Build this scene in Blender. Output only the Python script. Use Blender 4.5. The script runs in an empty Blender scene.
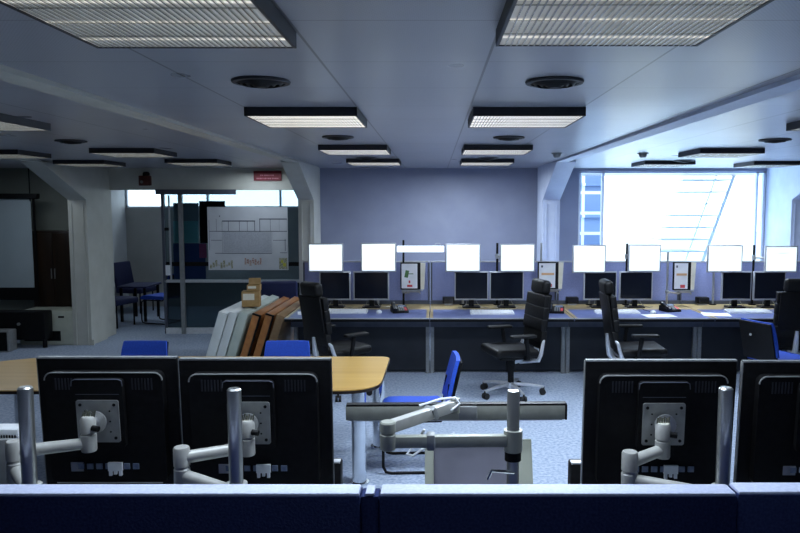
import bpy, bmesh, math, random
from mathutils import Vector, Matrix, Euler
random.seed(7)
PI = math.pi
C = bpy.context.scene.collection
SC = bpy.context.scene

# ------------------------------------------------------------------ camera
F, H = 720.0, 2.0
PITCH = math.atan((266.5 - 204.0) / F)
CX = 434.0
cam_d = bpy.data.cameras.new('camera'); cam = bpy.data.objects.new('camera', cam_d); C.objects.link(cam)
cam_d.sensor_width = 36.0; cam_d.lens = 36.0 * F / 800.0
cam_d.shift_x = -(CX - 400.0) / 800.0
cam_d.clip_start = 0.05; cam_d.clip_end = 300
cam.location = (0, 0, H); cam.rotation_euler = (PI / 2 - PITCH, 0, 0)
SC.camera = cam
sp, cp = math.sin(PITCH), math.cos(PITCH)

def P(u, v, y=None, z=None):
    """point of the room seen at pixel (u, v) of the photograph at depth y or at height z"""
    a, b = (u - CX) / F, (266.5 - v) / F
    d = Vector((a, cp + b * sp, -sp + b * cp))
    t = (y / d.y) if y is not None else ((z - H) / d.z)
    return Vector((0, 0, H)) + d * t

# ------------------------------------------------------------------ materials
def mat(name, col, rough=0.5, metal=0.0, spec=0.5, emit=None, es=0.0):
    m = bpy.data.materials.new(name); m.use_nodes = True
    b = m.node_tree.nodes['Principled BSDF']
    b.inputs['Base Color'].default_value = (*col, 1); b.inputs['Roughness'].default_value = rough
    b.inputs['Metallic'].default_value = metal; b.inputs['Specular IOR Level'].default_value = spec
    if emit: b.inputs['Emission Color'].default_value = (*emit, 1); b.inputs['Emission Strength'].default_value = es
    return m

def noisy(name, c1, c2, scale=20, rough=0.6, metal=0.0, spec=0.5, stretch=(1, 1, 1), bump=0.0, detail=6, lo=0.35, hi=0.65):
    m = mat(name, c1, rough, metal, spec); nt = m.node_tree; n = nt.nodes; b = n['Principled BSDF']
    tc = n.new('ShaderNodeTexCoord'); mp = n.new('ShaderNodeMapping'); mp.inputs['Scale'].default_value = stretch
    nz = n.new('ShaderNodeTexNoise'); nz.inputs['Scale'].default_value = scale; nz.inputs['Detail'].default_value = detail
    cr = n.new('ShaderNodeValToRGB'); e = cr.color_ramp.elements
    e[0].position, e[0].color = lo, (*c1, 1); e[1].position, e[1].color = hi, (*c2, 1)
    nt.links.new(tc.outputs['Object'], mp.inputs['Vector']); nt.links.new(mp.outputs['Vector'], nz.inputs['Vector'])
    nt.links.new(nz.outputs['Fac'], cr.inputs['Fac']); nt.links.new(cr.outputs['Color'], b.inputs['Base Color'])
    if bump:
        bp = n.new('ShaderNodeBump'); bp.inputs['Strength'].default_value = bump; bp.inputs['Distance'].default_value = 0.01
        nt.links.new(nz.outputs['Fac'], bp.inputs['Height']); nt.links.new(bp.outputs['Normal'], b.inputs['Normal'])
    return m

def wood(name, c1, c2, axis=0, rough=0.35, scale=6):
    st = [12, 12, 12]; st[axis] = 0.6
    return noisy(name, c1, c2, scale / 4, rough, stretch=tuple(st), detail=5, lo=0.3, hi=0.7)

def ceiling_mat():
    m = mat('ceiling_metal_panels', (.36, .37, .40), 0.38, 0.0, 0.6); nt = m.node_tree; n = nt.nodes; L = nt.links; b = n['Principled BSDF']
    tc = n.new('ShaderNodeTexCoord'); sx = n.new('ShaderNodeSeparateXYZ'); L.new(tc.outputs['Object'], sx.inputs['Vector'])
    def math_(op, a, b2=None, c=None):
        q = n.new('ShaderNodeMath'); q.operation = op
        for i, x in enumerate((a, b2, c)):
            if x is None: continue
            if isinstance(x, (int, float)): q.inputs[i].default_value = x
            else: L.new(x, q.inputs[i])
        return q.outputs[0]
    def seam(out, off, per, w):
        f = math_('FRACT', math_('DIVIDE', math_('ADD', out, off), per))
        return math_('GREATER_THAN', math_('ABSOLUTE', math_('SUBTRACT', f, 0.5)), 0.5 - w / per / 2)
    s1 = seam(sx.outputs['X'], 0.43, 0.632, 0.010); s2 = seam(sx.outputs['Y'], 0.30, 0.62, 0.008)
    s = math_('MAXIMUM', s1, math_('MULTIPLY', s2, 0.6))
    # perforation: fine rows of holes
    dx = math_('SINE', math_('MULTIPLY', sx.outputs['X'], 2 * PI / 0.012)); dy = math_('SINE', math_('MULTIPLY', sx.outputs['Y'], 2 * PI / 0.016))
    hole = math_('GREATER_THAN', math_('MULTIPLY', dx, dy), 0.45)
    d = math_('ADD', math_('MULTIPLY', s, 0.85), math_('MULTIPLY', hole, 0.25))
    mx = n.new('ShaderNodeMix'); mx.data_type = 'RGBA'
    L.new(d, mx.inputs['Factor']); mx.inputs['A'].default_value = (.37, .38, .42, 1); mx.inputs['B'].default_value = (.06, .06, .07, 1)
    nz = n.new('ShaderNodeTexNoise'); nz.inputs['Scale'].default_value = 1.3; L.new(tc.outputs['Object'], nz.inputs['Vector'])
    L.new(mx.outputs['Result'], b.inputs['Base Color'])
    L.new(math_('ADD', math_('MULTIPLY', nz.outputs['Fac'], 0.12), 0.24), b.inputs['Roughness'])
    return m

def glass_mat(name, tint=(.8, .87, .9), gloss=0.12, rough=0.02):
    m = bpy.data.materials.new(name); m.use_nodes = True; nt = m.node_tree; n = nt.nodes; n.clear()
    o = n.new('ShaderNodeOutputMaterial'); t = n.new('ShaderNodeBsdfTransparent'); t.inputs[0].default_value = (*tint, 1)
    g = n.new('ShaderNodeBsdfGlossy'); g.inputs['Roughness'].default_value = rough
    lw = n.new('ShaderNodeLayerWeight'); lw.inputs['Blend'].default_value = gloss
    mx = n.new('ShaderNodeMixShader'); nt.links.new(lw.outputs['Fresnel'], mx.inputs[0]); nt.links.new(t.outputs[0], mx.inputs[1]); nt.links.new(g.outputs[0], mx.inputs[2])
    nt.links.new(mx.outputs[0], o.inputs[0])
    return m

def light_mat(name, base, hot, strength, warm=0.0):
    """prismatic diffuser: three faint tubes (along x) behind ribbed plastic"""
    m = mat(name, base, 0.25, 0.0, 0.6); nt = m.node_tree; n = nt.nodes; L = nt.links; b = n['Principled BSDF']
    tc = n.new('ShaderNodeTexCoord'); sx = n.new('ShaderNodeSeparateXYZ'); L.new(tc.outputs['Object'], sx.inputs['Vector'])
    def math_(op, a, b2=None):
        q = n.new('ShaderNodeMath'); q.operation = op
        for i, x in enumerate((a, b2)):
            if x is None: continue
            if isinstance(x, (int, float)): q.inputs[i].default_value = x
            else: L.new(x, q.inputs[i])
        return q.outputs[0]
    f = math_('ABSOLUTE', math_('SUBTRACT', math_('FRACT', math_('ADD', math_('DIVIDE', sx.outputs['Y'], 0.2), 0.5)), 0.5))
    band = math_('POWER', math_('MAXIMUM', math_('SUBTRACT', 1.0, math_('MULTIPLY', f, 7.0)), 0.0), 2.0)
    nz = n.new('ShaderNodeTexNoise'); nz.inputs['Scale'].default_value = 7; L.new(tc.outputs['Object'], nz.inputs['Vector'])
    band = math_('MULTIPLY', band, math_('ADD', nz.outputs['Fac'], 0.2))
    es = math_('ADD', math_('MULTIPLY', band, hot), strength)
    b.inputs['Emission Color'].default_value = (1, .96 - .06 * warm, .90 - .2 * warm, 1)
    L.new(es, b.inputs['Emission Strength'])
    return m

M = {}
M['ceiling'] = ceiling_mat()
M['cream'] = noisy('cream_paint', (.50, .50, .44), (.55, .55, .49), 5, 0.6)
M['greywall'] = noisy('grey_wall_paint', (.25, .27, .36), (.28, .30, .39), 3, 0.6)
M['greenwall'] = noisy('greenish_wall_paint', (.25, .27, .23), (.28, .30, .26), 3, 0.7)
M['litpaint'] = noisy('window_lit_paint', (.56, .62, .76), (.62, .68, .82), 5, 0.55)  # column paint with the bluish window light put into its colour
M['whitewall'] = noisy('white_wall_paint', (.50, .52, .54), (.56, .58, .60), 3, 0.7)
M['backroomwall'] = noisy('backroom_wall_paint', (.40, .40, .38), (.44, .44, .42), 3, 0.7)
M['carpet'] = noisy('blue_grey_carpet', (.23, .29, .40), (.46, .52, .62), 38, 0.95, spec=0.1, bump=0.25, detail=8, lo=.3, hi=.7)
M['black'] = noisy('black_plastic', (.003, .003, .0035), (.006, .006, .007), 60, 0.5, spec=0.18)
M['blackgloss'] = noisy('black_gloss_plastic', (.004, .004, .005), (.008, .008, .01), 40, 0.2)
M['leather'] = noisy('black_leather', (.003, .003, .0032), (.006, .006, .0065), 45, 0.5, spec=.25, bump=0.15)
M['chrome'] = noisy('chrome', (.70, .72, .74), (.80, .82, .84), 8, 0.13, 1.0)
M['polechrome'] = noisy('pole_chrome', (.46, .47, .46), (.54, .55, .54), 8, 0.28, 0.9)
M['silvermetal'] = noisy('polished_aluminium', (.62, .64, .68), (.72, .74, .78), 30, 0.3, 0.6)
M['boardgrey'] = noisy('purple_grey_board', (.17, .17, .22), (.20, .20, .25), 8, .5)
M['brushed'] = noisy('brushed_metal', (.42, .43, .44), (.52, .53, .54), 30, 0.35, 0.8)
M['armmetal'] = noisy('pale_grey_enamel', (.36, .36, .34), (.42, .42, .40), 30, 0.35, 0.1)
M['lampmetal'] = noisy('beige_grey_enamel', (.27, .28, .24), (.32, .33, .29), 30, 0.4, 0.1)
M['plate'] = noisy('grey_plate', (.26, .27, .27), (.32, .33, .33), 30, 0.4, 0.4)
M['silver'] = noisy('silver_plastic', (.45, .46, .48), (.52, .53, .55), 40, 0.35, 0.3)
M['screen'] = noisy('dark_screen', (.004, .006, .012), (.008, .010, .018), 3, 0.18)
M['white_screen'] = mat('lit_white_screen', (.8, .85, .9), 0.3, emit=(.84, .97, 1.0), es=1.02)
M['fabric'] = noisy('navy_partition_fabric', (.012, .020, .075), (.022, .034, .11), 160, 0.85, spec=0.2, bump=0.2)
M['littrim'] = noisy('lit_partition_cap', (.42, .46, .62), (.50, .54, .70), 120, 0.6)  # pale tone paints the light falling on the partition tops
M['bluefab'] = noisy('blue_chair_fabric', (.010, .055, .42), (.016, .085, .55), 120, 0.7, bump=0.15)
M['navyfab'] = noisy('navy_chair_fabric', (.006, .010, .05), (.012, .018, .08), 120, 0.8, bump=0.15)
M['screenfab'] = noisy('blue_desk_screen', (.24, .28, .52), (.29, .33, .60), 60, 0.7)
M['blue_mat'] = noisy('blue_desk_linoleum', (.10, .13, .30), (.14, .17, .36), 12, 0.35)
M['oak'] = wood('oak_strip', (.34, .25, .10), (.46, .35, .17), 0)
M['beech'] = wood('beech_table_top', (.46, .26, .055), (.56, .35, .09), 0, 0.3, 3)
M['darkwood'] = wood('dark_wood', (.010, .006, .003), (.024, .012, .006), 2, 0.3)
M['orangewood'] = wood('orange_wood', (.32, .12, .035), (.44, .19, .06), 1, 0.4)
M['brownboard'] = wood('brown_board', (.22, .13, .06), (.32, .20, .10), 1, 0.5)
M['whiteboard'] = noisy('white_laminate', (.62, .66, .64), (.70, .74, .72), 6, 0.4)
M['paleboard'] = noisy('pale_green_laminate', (.42, .48, .42), (.52, .57, .50), 6, 0.45)
M['greyedge'] = noisy('grey_edge_banding', (.30, .33, .34), (.36, .39, .40), 20, 0.5)
M['darkpanel'] = noisy('dark_desk_front', (.010, .014, .022), (.016, .020, .030), 5, 0.5)
M['greyrail'] = noisy('grey_desk_rail', (.06, .07, .10), (.08, .09, .12), 10, 0.5)
M['white'] = noisy('white_plastic', (.72, .75, .78), (.82, .85, .88), 30, 0.4)
M['paper'] = noisy('white_paper', (.74, .75, .78), (.84, .85, .88), 9, 0.7)
M['cream_card'] = noisy('cream_card', (.72, .68, .55), (.80, .76, .64), 9, 0.7)
M['carton'] = noisy('brown_cardboard', (.36, .22, .08), (.46, .30, .13), 14, 0.8)
M['red'] = noisy('red_sign', (.17, .004, .012), (.21, .008, .02), 9, 0.5)
M['faintpink'] = mat('faint_pink_lettering', (.5, .16, .2), 0.6)
M['darkred'] = noisy('dark_red_casing', (.06, .012, .008), (.10, .02, .012), 9, 0.4)
M['winframe'] = noisy('pale_blue_window_frame', (.80, .86, .95), (.84, .90, .98), 6, 0.4)
M['glass'] = glass_mat('clear_window_glass', (.95, .98, 1.0), 0.06)
M['roomglass'] = glass_mat('partition_glass', (.62, .70, .74), 0.2)
M['smokedglass'] = glass_mat('smoked_lower_glass', (.30, .37, .40), 0.3, 0.12)
M['steel_out'] = noisy('overexposed_outdoor_steel', (.80, .90, .95), (.84, .93, .97), 5, 0.5)  # outdoor overexposure put into the steel as a near-white tone
M['facade'] = None
M['teal'] = noisy('teal_poster', (.30, .66, .62), (.34, .72, .68), 5, 0.5)
M['navy'] = noisy('navy_poster', (.05, .09, .24), (.06, .11, .30), 5, 0.5)
M['pink'] = noisy('pink_poster', (.6, .10, .24), (.7, .14, .3), 5, 0.5)
M['plan'] = noisy('grey_plan_sheet', (.50, .52, .55), (.56, .58, .61), 4, 0.6)
M['planline'] = mat('plan_ink', (.10, .11, .14), 0.7)
M['planfill'] = noisy('plan_grey_hatch', (.36, .38, .42), (.44, .46, .50), 60, 0.7)
M['plangreen'] = noisy('plan_green_symbols', (.16, .16, .07), (.5, .5, .4), 55, 0.7)
M['planred'] = noisy('plan_red_symbols', (.25, .08, .06), (.6, .55, .5), 55, 0.7)
M['yellow'] = mat('yellow_print', (.5, .48, .06), 0.7)
M['projscreen'] = noisy('projection_screen_cloth', (.34, .40, .42), (.38, .44, .46), 2, 0.8)
M['unit'] = noisy('beige_grey_appliance', (.40, .42, .34), (.46, .48, .40), 6, 0.5)
M['green_print'] = mat('green_print', (.10, .22, .08), 0.7)
M['orange_print'] = mat('orange_print', (.70, .42, .22), 0.7)
M['red_print'] = mat('red_print', (.55, .06, .07), 0.7)
M['brass'] = noisy('bright_metal_spring', (.75, .72, .5), (.85, .82, .6), 40, 0.2, 1.0)
M['rubber'] = mat('rubber', (.008, .008, .008), 0.7)
M['port'] = noisy('port_blue_grey', (.10, .14, .24), (.20, .24, .32), 60, 0.5)
M['housing'] = noisy('dark_lamp_housing', (.012, .014, .02), (.02, .022, .03), 20, 0.5)
M['louvre'] = noisy('lamp_louvre', (.55, .57, .55), (.65, .67, .65), 30, 0.22, 0.85)
M['light_dim'] = light_mat('dim_diffuser', (.45, .47, .45), 1.2, 0.12, 0.3)
M['light_warm'] = light_mat('warm_diffuser', (.6, .6, .6), 0.35, 0.95, 0.35)
M['light_far'] = light_mat('far_diffuser', (.6, .62, .62), 0.35, 0.75, 0.0)
M['light_side'] = light_mat('side_diffuser', (.45, .47, .48), 0.3, 0.55, 0.0)

# ------------------------------------------------------------------ mesh helpers
class MB:
    def __init__(s): s.b = bmesh.new(); s.mi = 0
    def _tag(s, geom):
        for f in geom:
            if isinstance(f, bmesh.types.BMFace): f.material_index = s.mi
    def box(s, c, size, rot=None, bev=0.0, seg=2):
        T = Matrix.Translation(Vector(c)) @ (rot.to_matrix().to_4x4() if isinstance(rot, Euler) else (rot if rot else Matrix())) @ Matrix.Diagonal((*size, 1))
        b2 = bmesh.new(); bmesh.ops.create_cube(b2, size=1.0, matrix=T)
        if bev: bmesh.ops.bevel(b2, geom=list(b2.edges), offset=bev, segments=seg, profile=0.5, affect='EDGES', clamp_overlap=True)
        s.merge(b2); return s
    def b6(s, x0, x1, y0, y1, z0, z1, bev=0.0, seg=2):
        return s.box(((x0 + x1) / 2, (y0 + y1) / 2, (z0 + z1) / 2), (abs(x1 - x0), abs(y1 - y0), abs(z1 - z0)), None, bev, seg)
    def merge(s, b2):
        mp = {v: s.b.verts.new(v.co) for v in b2.verts}
        for f in b2.faces:
            try: g = s.b.faces.new([mp[v] for v in f.verts]); g.material_index = s.mi
            except ValueError: pass
        b2.free()
    def tube(s, pts, r, seg=10, caps=True):
        pts = [Vector(p) for p in pts]; rs = r if isinstance(r, (list, tuple)) else [r] * len(pts)
        n = len(pts); tang = []
        for i in range(n):
            a = pts[i] - pts[i - 1] if i else pts[1] - pts[0]; c = pts[i + 1] - pts[i] if i < n - 1 else pts[-1] - pts[-2]
            t = a.normalized() + c.normalized(); tang.append(t.normalized() if t.length > 1e-6 else a.normalized())
        ref = Vector((0, 0, 1)) if abs(tang[0].z) < 0.9 else Vector((1, 0, 0))
        u = tang[0].cross(ref).normalized(); rings = []
        for i in range(n):
            u = (u - tang[i] * u.dot(tang[i])).normalized(); w = tang[i].cross(u)
            rings.append([s.b.verts.new(pts[i] + (u * math.cos(2 * PI * k / seg) + w * math.sin(2 * PI * k / seg)) * rs[i]) for k in range(seg)])
        for i in range(n - 1):
            for k in range(seg):
                f = s.b.faces.new((rings[i][k], rings[i][(k + 1) % seg], rings[i + 1][(k + 1) % seg], rings[i + 1][k])); f.material_index = s.mi
        if caps:
            for rg in (rings[0][::-1], rings[-1]):
                f = s.b.faces.new(rg); f.material_index = s.mi
        return s
    def cyl(s, p0, p1, r, r1=None, seg=20): return s.tube([p0, p1], [r, r if r1 is None else r1], seg)
    def lathe(s, prof, c=(0, 0, 0), seg=28):
        rings = []
        for (r, z) in prof:
            rings.append([s.b.verts.new((c[0] + max(r, 1e-4) * math.cos(2 * PI * k / seg), c[1] + max(r, 1e-4) * math.sin(2 * PI * k / seg), c[2] + z)) for k in range(seg)])
        for i in range(len(rings) - 1):
            for k in range(seg):
                f = s.b.faces.new((rings[i][k], rings[i][(k + 1) % seg], rings[i + 1][(k + 1) % seg], rings[i + 1][k])); f.material_index = s.mi
        return s
    def prism(s, poly, Mx, d):
        """poly: 2d outline in the local xy plane of Mx, extruded d along local z"""
        a = [s.b.verts.new(Mx @ Vector((p[0], p[1], 0))) for p in poly]; c = [s.b.verts.new(Mx @ Vector((p[0], p[1], d))) for p in poly]
        n = len(poly); fs = [s.b.faces.new(a[::-1]), s.b.faces.new(c)]
        for i in range(n): fs.append(s.b.faces.new((a[i], a[(i + 1) % n], c[(i + 1) % n], c[i])))
        for f in fs: f.material_index = s.mi
        return s
    def rslab(s, w, h, d, rad, Mx, seg=5): return s.prism(rrect(w, h, rad, seg), Mx, d)

def rrect(w, h, r, seg=5):
    out = []
    for cx, cy, a0 in ((w / 2 - r, h / 2 - r, 0), (-w / 2 + r, h / 2 - r, PI / 2), (-w / 2 + r, -h / 2 + r, PI), (w / 2 - r, -h / 2 + r, 1.5 * PI)):
        for k in range(seg + 1):
            a = a0 + PI / 2 * k / seg; out.append((cx + r * math.cos(a), cy + r * math.sin(a)))
    return out

UPRIGHT = Matrix(((1, 0, 0, 0), (0, 0, -1, 0), (0, 1, 0, 0), (0, 0, 0, 1)))      # local xy -> world xz, local z -> -y

def obj(name, mb, m, parent=None, loc=(0, 0, 0), rot=(0, 0, 0), smooth=True):
    me = bpy.data.meshes.new(name); bmesh.ops.recalc_face_normals(mb.b, faces=mb.b.faces); mb.b.to_mesh(me); mb.b.free()
    for x in (m if isinstance(m, (list, tuple)) else [m]): me.materials.append(x)
    if smooth and len(me.polygons):
        me.polygons.foreach_set('use_smooth', [True] * len(me.polygons)); me.set_sharp_from_angle(angle=math.radians(35))
    o = bpy.data.objects.new(name, me); C.objects.link(o); o.location = loc; o.rotation_euler = rot
    if parent is not None: o.parent = parent
    return o

def tag(o, label, cat, group=None, kind=None):
    o['label'] = label; o['category'] = cat
    if group: o['group'] = group
    if kind: o['kind'] = kind
    return o

def thing(name, label, cat, loc=(0, 0, 0), rz=0.0, group=None):
    o = bpy.data.objects.new(name, None); o.empty_display_size = 0.1; C.objects.link(o); o.location = loc; o.rotation_euler = (0, 0, rz)
    return tag(o, label, cat, group)

def struct(name, mb, m, parent=None, label=None, cat=None, **k):
    o = obj(name, mb, m, parent, **k)
    if parent is None:
        o['kind'] = 'structure'
        if label: o['label'] = label
        if cat: o['category'] = cat
    return o

def kids(o): return [c for c in bpy.data.objects if c.parent == o]
def dup(root, label, loc=None, rz=None, group=None):
    r = root.copy(); C.objects.link(r)
    if loc is not None: r.location = loc
    if rz is not None: r.rotation_euler = (0, 0, rz)
    r['label'] = label
    if group: r['group'] = group
    def rec(a, b):
        for ch in kids(a):
            if ch.name in skip: continue
            c = ch.copy(); C.objects.link(c); c.parent = b; skip.add(c.name); rec(ch, c)
    skip = set(); rec(root, r)
    return r

# ------------------------------------------------------------------ room shell
ZC, YB = 2.54, 11.0              # ceiling height, plane of the back wall
XL, XR, YF, YE = -8.5, 8.0, -1.6, 14.0
struct('floor', MB().b6(XL, XR, YF, YE, -0.1, 0), M['carpet'], label='blue grey carpet floor of the control room', cat='floor')
struct('ceiling', MB().b6(XL, XR, YF, YE, ZC, ZC + .1), M['ceiling'], label='grey perforated metal panel ceiling', cat='ceiling')
wb = MB(); wb.b6(-1.9, 1.9, YB, YB + .15, 0, ZC)
wb.b6(1.9, 6.6, YB, YB + .15, 0, 0.95); wb.b6(1.9, 2.2, YB, YB + .15, .95, ZC); wb.b6(5.05, 6.6, YB, YB + .15, .95, ZC); wb.b6(6.6, XR, YB, YB + .15, 0, ZC)
wb.b6(2.2, 5.05, YB, YB + .15, 2.5, ZC)
struct('wall_back', wb, M['greywall'], label='grey blue back wall between the columns', cat='wall')
zl = P(200, 190, y=YB).z
struct('wall_lintel', MB().b6(-5.0, -1.9, YB - .05, YB + .15, zl, ZC), M['cream'], label='cream lintel above the glass partition', cat='wall')
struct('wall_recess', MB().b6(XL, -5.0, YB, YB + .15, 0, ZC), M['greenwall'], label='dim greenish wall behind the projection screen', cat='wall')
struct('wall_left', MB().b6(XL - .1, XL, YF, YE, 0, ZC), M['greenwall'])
wr = MB(); wr.b6(XR, XR + .1, YF, YE, 0, ZC)
struct('wall_right', wr, M['whitewall'])
struct('wall_front', MB().b6(XL, XR, YF - .1, YF, 0, ZC), M['greywall'])
# room behind the glass partition
zc0, zc1 = P(150, 208, y=YE).z, 2.48
wf = MB(); wf.b6(-6.1, -1.0, YE, YE + .12, 0, zc0); wf.b6(-6.1, -1.0, YE, YE + .12, zc1, ZC)
struct('wall_backroom', wf, M['backroomwall'], label='grey wall of the room behind the glass partition', cat='wall')
struct('wall_backroom_left', MB().b6(-6.2, -5.98, YB + .15, YE + .12, 0, ZC), M['whitewall'], label='white side wall seen through the open doorway', cat='wall')
struct('wall_backroom_right', MB().b6(-1.0, -.85, YB + .15, YE + .12, 0, ZC), M['backroomwall'])
def window(name, x0, x1, z0, z1, y, mull, label, fw=.035, m='winframe'):
    f = MB(); f.b6(x0, x1, y - .03, y + .05, z0, z0 + fw).b6(x0, x1, y - .03, y + .05, z1 - fw, z1)
    f.b6(x0, x0 + fw, y - .03, y + .05, z0, z1).b6(x1 - fw, x1, y - .03, y + .05, z0, z1)
    for q in mull: f.b6(q - fw / 2, q + fw / 2, y - .03, y + .05, z0, z1)
    o = bpy.data.objects.new(name, None); C.objects.link(o); o['kind'] = 'structure'; o['label'] = label; o['category'] = 'window'
    obj('window_frame', f, M[m], o)
    obj('window_glass', MB().b6(x0 + .01, x1 - .01, y + .008, y + .014, z0 + .01, z1 - .01), M['glass'], o)
    return o
window('window_1', 2.2, 5.05, 0.95, 2.5, YB + .06, [P(603, 220, y=YB).x, P(757, 220, y=YB).x], 'large bright window above the right half of the desk row')
window('window_2', -5.98, -1.0, zc0, zc1, YE + .05, [P(u, 200, y=YE).x for u in (207, 280)], 'bright clerestory strip window in the room behind the glass')

# portal frames: soffit beam, haunch and column in one piece each
def portal(i, x0, x1, label, yc=10.1, yd=.5):
    zb = ZC - .022; m = MB()
    bw = .14; bx0, bx1 = (x1 - bw, x1) if x1 < 0 else (x0, x0 + bw)
    m.b6(bx0, bx1, YF, 9.15, zb, ZC + .01)
    prof = [(9.0, ZC + .01), (9.0, zb), (yc, 2.06), (yc, 0), (yc + yd, 0), (yc + yd, ZC + .01)]
    Mx = Matrix(((0, 0, 1, x0), (1, 0, 0, 0), (0, 1, 0, 0), (0, 0, 0, 1)))
    m.prism(prof, Mx, x1 - x0)
    m.b6(x0 + .04, x0 + .055, yc - .012, yc, 0, 2.0).b6(x1 - .055, x1 - .04, yc - .012, yc, 0, 2.0)
    if yc + yd < YB: m.b6(x0 + .05, x1 - .05, yc + yd, YB, 0, ZC)
    struct('wall_column' if i == 0 else 'wall_column', m, M['litpaint'] if x0 > 0 else M['cream'], label=label, cat='column')
portal(0, -1.90, -1.68, 'cream column with haunch and ceiling beam, at the left end of the desk row')
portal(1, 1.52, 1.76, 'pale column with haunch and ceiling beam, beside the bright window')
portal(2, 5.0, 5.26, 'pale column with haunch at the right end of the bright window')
portal(3, -5.12, -4.86, 'cream column between projection screen and open doorway')
obj('baseboard_back', MB().b6(-5.0, -4.83, YB - .9, YB - .88, 0, .08), M['cream'])['kind'] = 'structure'

# sliding glass partition below the lintel
gy = YB + .05
gx0, gx1 = P(165, 270, y=gy).x, -1.9
gp = bpy.data.objects.new('wall_glass_partition', None); C.objects.link(gp); gp['kind'] = 'structure'; gp['label'] = 'glass partition with pale rails under the cream lintel'; gp['category'] = 'partition'
zr = P(200, 281, y=gy).z
obj('upper_glass', MB().b6(gx0, gx1, gy, gy + .01, zr, zl), M['roomglass'], gp)
obj('lower_glass', MB().b6(gx0, gx1, gy, gy + .01, .06, zr), M['smokedglass'], gp)
obj('rail', MB().b6(gx0, gx1, gy - .03, gy + .03, zr - .02, zr + .02), M['silver'], gp)
obj('bottom_rail', MB().b6(gx0, gx1, gy - .035, gy + .035, 0, .09), M['white'], gp)
obj('black_bar', MB().b6(gx0, gx1, gy - .004, gy - .001, P(200, 266, y=gy).z, P(200, 262, y=gy).z), M['black'], gp)
obj('post', MB().b6(P(180, 270, y=gy - .06).x, P(184, 270, y=gy - .06).x, gy - .07, gy - .02, 0, zl), M['plate'], gp)
obj('stile', MB().b6(gx0 - .02, gx0 + .02, gy - .03, gy + .03, 0, zl), M['greyrail'], gp)
obj('stile', MB().b6(P(170.5, 270, y=gy).x, P(172, 270, y=gy).x, gy - .02, gy - .004, zr, zl - .08), M['silver'], gp)
obj('track', MB().b6(gx0 - .05, P(238, 270, y=gy - .1).x, gy - .16, gy - .1, P(200, 194.5, y=gy - .1).z, P(200, 189.5, y=gy - .1).z), M['greyrail'], gp)
obj('lock_plate', MB().b6(P(165.5, 270, y=gy - .05).x, P(170, 270, y=gy - .05).x, gy - .05, gy - .03, P(0, 275, y=gy).z, P(0, 265, y=gy).z), M['white'], gp)
for (u, v) in ((168, 229),):
    obj('handle', MB().b6(P(u - 2, 270, y=gy - .05).x, P(u + 2, 270, y=gy - .05).x, gy - .06, gy - .03, P(0, v + 1.5, y=gy).z, P(0, v - 1.5, y=gy).z), M['black'], gp)

# things on the glass
def sheet(mb, u0, v0, u1, v1, y, t=.004):
    a, b = P(u0, v0, y=y), P(u1, v1, y=y); mb.b6(a.x, b.x, y, y + t, b.z, a.z); return mb
t = thing('colour_poster', 'poster in teal and navy blocks hanging behind the glass, partly covered by the floor plan', 'poster', (0, 0, 0))
py = gy + .0125
obj('teal_field', sheet(MB(), 173, 221, 198.8, 243, py), M['teal'], t); obj('navy_field', sheet(MB(), 173, 243.3, 206, 279, py), M['navy'], t)
obj('pale_field', sheet(MB(), 173, 203, 199, 221, py), M['projscreen'], t); obj('pink_field', sheet(MB(), 199, 243.6, 206.8, 258, py - .002, .001), M['pink'], t)
tag(obj('dark_picture', sheet(MB(), 199, 201, 226, 243, gy + .0105), M['black']), 'plain dark poster behind the upper left corner of the floor plan', 'poster')
t = thing('floor_plan_sheet', 'large grey floor plan print taped to the glass partition', 'poster')
py = gy - .0085
obj('paper', sheet(MB(), 207, 207, 288.5, 270, py, .003), M['plan'], t)
ln = MB(); rr = lambda u0, v0, u1, v1: sheet(ln, u0, v0, u1, v1, py - .0015, .001)
for a in ((222, 220.5, 255, 221.6), (222, 231, 287, 231.7), (259.5, 218.5, 287, 219.6), (259.3, 218.5, 260.2, 232), (254.2, 221, 255, 231), (228, 221, 228.7, 231), (239, 221, 239.7, 231), (222, 221, 222.6, 253),
          (209, 231, 222, 231.6), (216, 219, 216.6, 231), (270, 219, 270.6, 231), (222, 253, 272, 253.7), (272.5, 231, 273, 253), (284.8, 239, 285.6, 251), (215, 253, 222, 253.6), (280, 252.5, 287, 253.1), (247, 221, 247.6, 231), (209, 220, 209.5, 250),
          (273, 240, 286, 240.5), (211, 240, 222, 240.5), (287, 219, 287.5, 253), (279, 219, 279.4, 231), (219, 215.5, 220, 217)): rr(*a)
obj('plan_lines', ln, M['planline'], t)
pf = MB(); sheet(pf, 223, 232, 272, 252.5, py - .0008, .0007); obj('plan_shading', pf, M['planfill'], t)
ps = MB()
for q in range(9): sheet(ps, 210 + q * 2.6, 264.6 - (q % 3) * 2.2, 212.2 + q * 2.6, 268.5 - (q % 4), py - .0015, .001)
obj('plan_symbols', ps, M['plangreen'], t)
ps = MB()
for q in range(7): sheet(ps, 244.5 + q * 2.5, 258 + (q % 3) * 1.2, 246.6 + q * 2.5, 264.5 - (q % 2) + (q % 3) * .6, py - .0015, .001)
obj('plan_symbols', ps, M['planred'], t)
ps = MB(); sheet(ps, 279, 258, 287.3, 269, py - .001, .0009); obj('legend_box', ps, M['plangreen'], t)
ps = MB(); sheet(ps, 281, 260, 283.4, 263, py - .002, .001); sheet(ps, 283, 263, 286, 266.5, py - .002, .001); obj('legend_mark', ps, M['yellow'], t)
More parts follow.
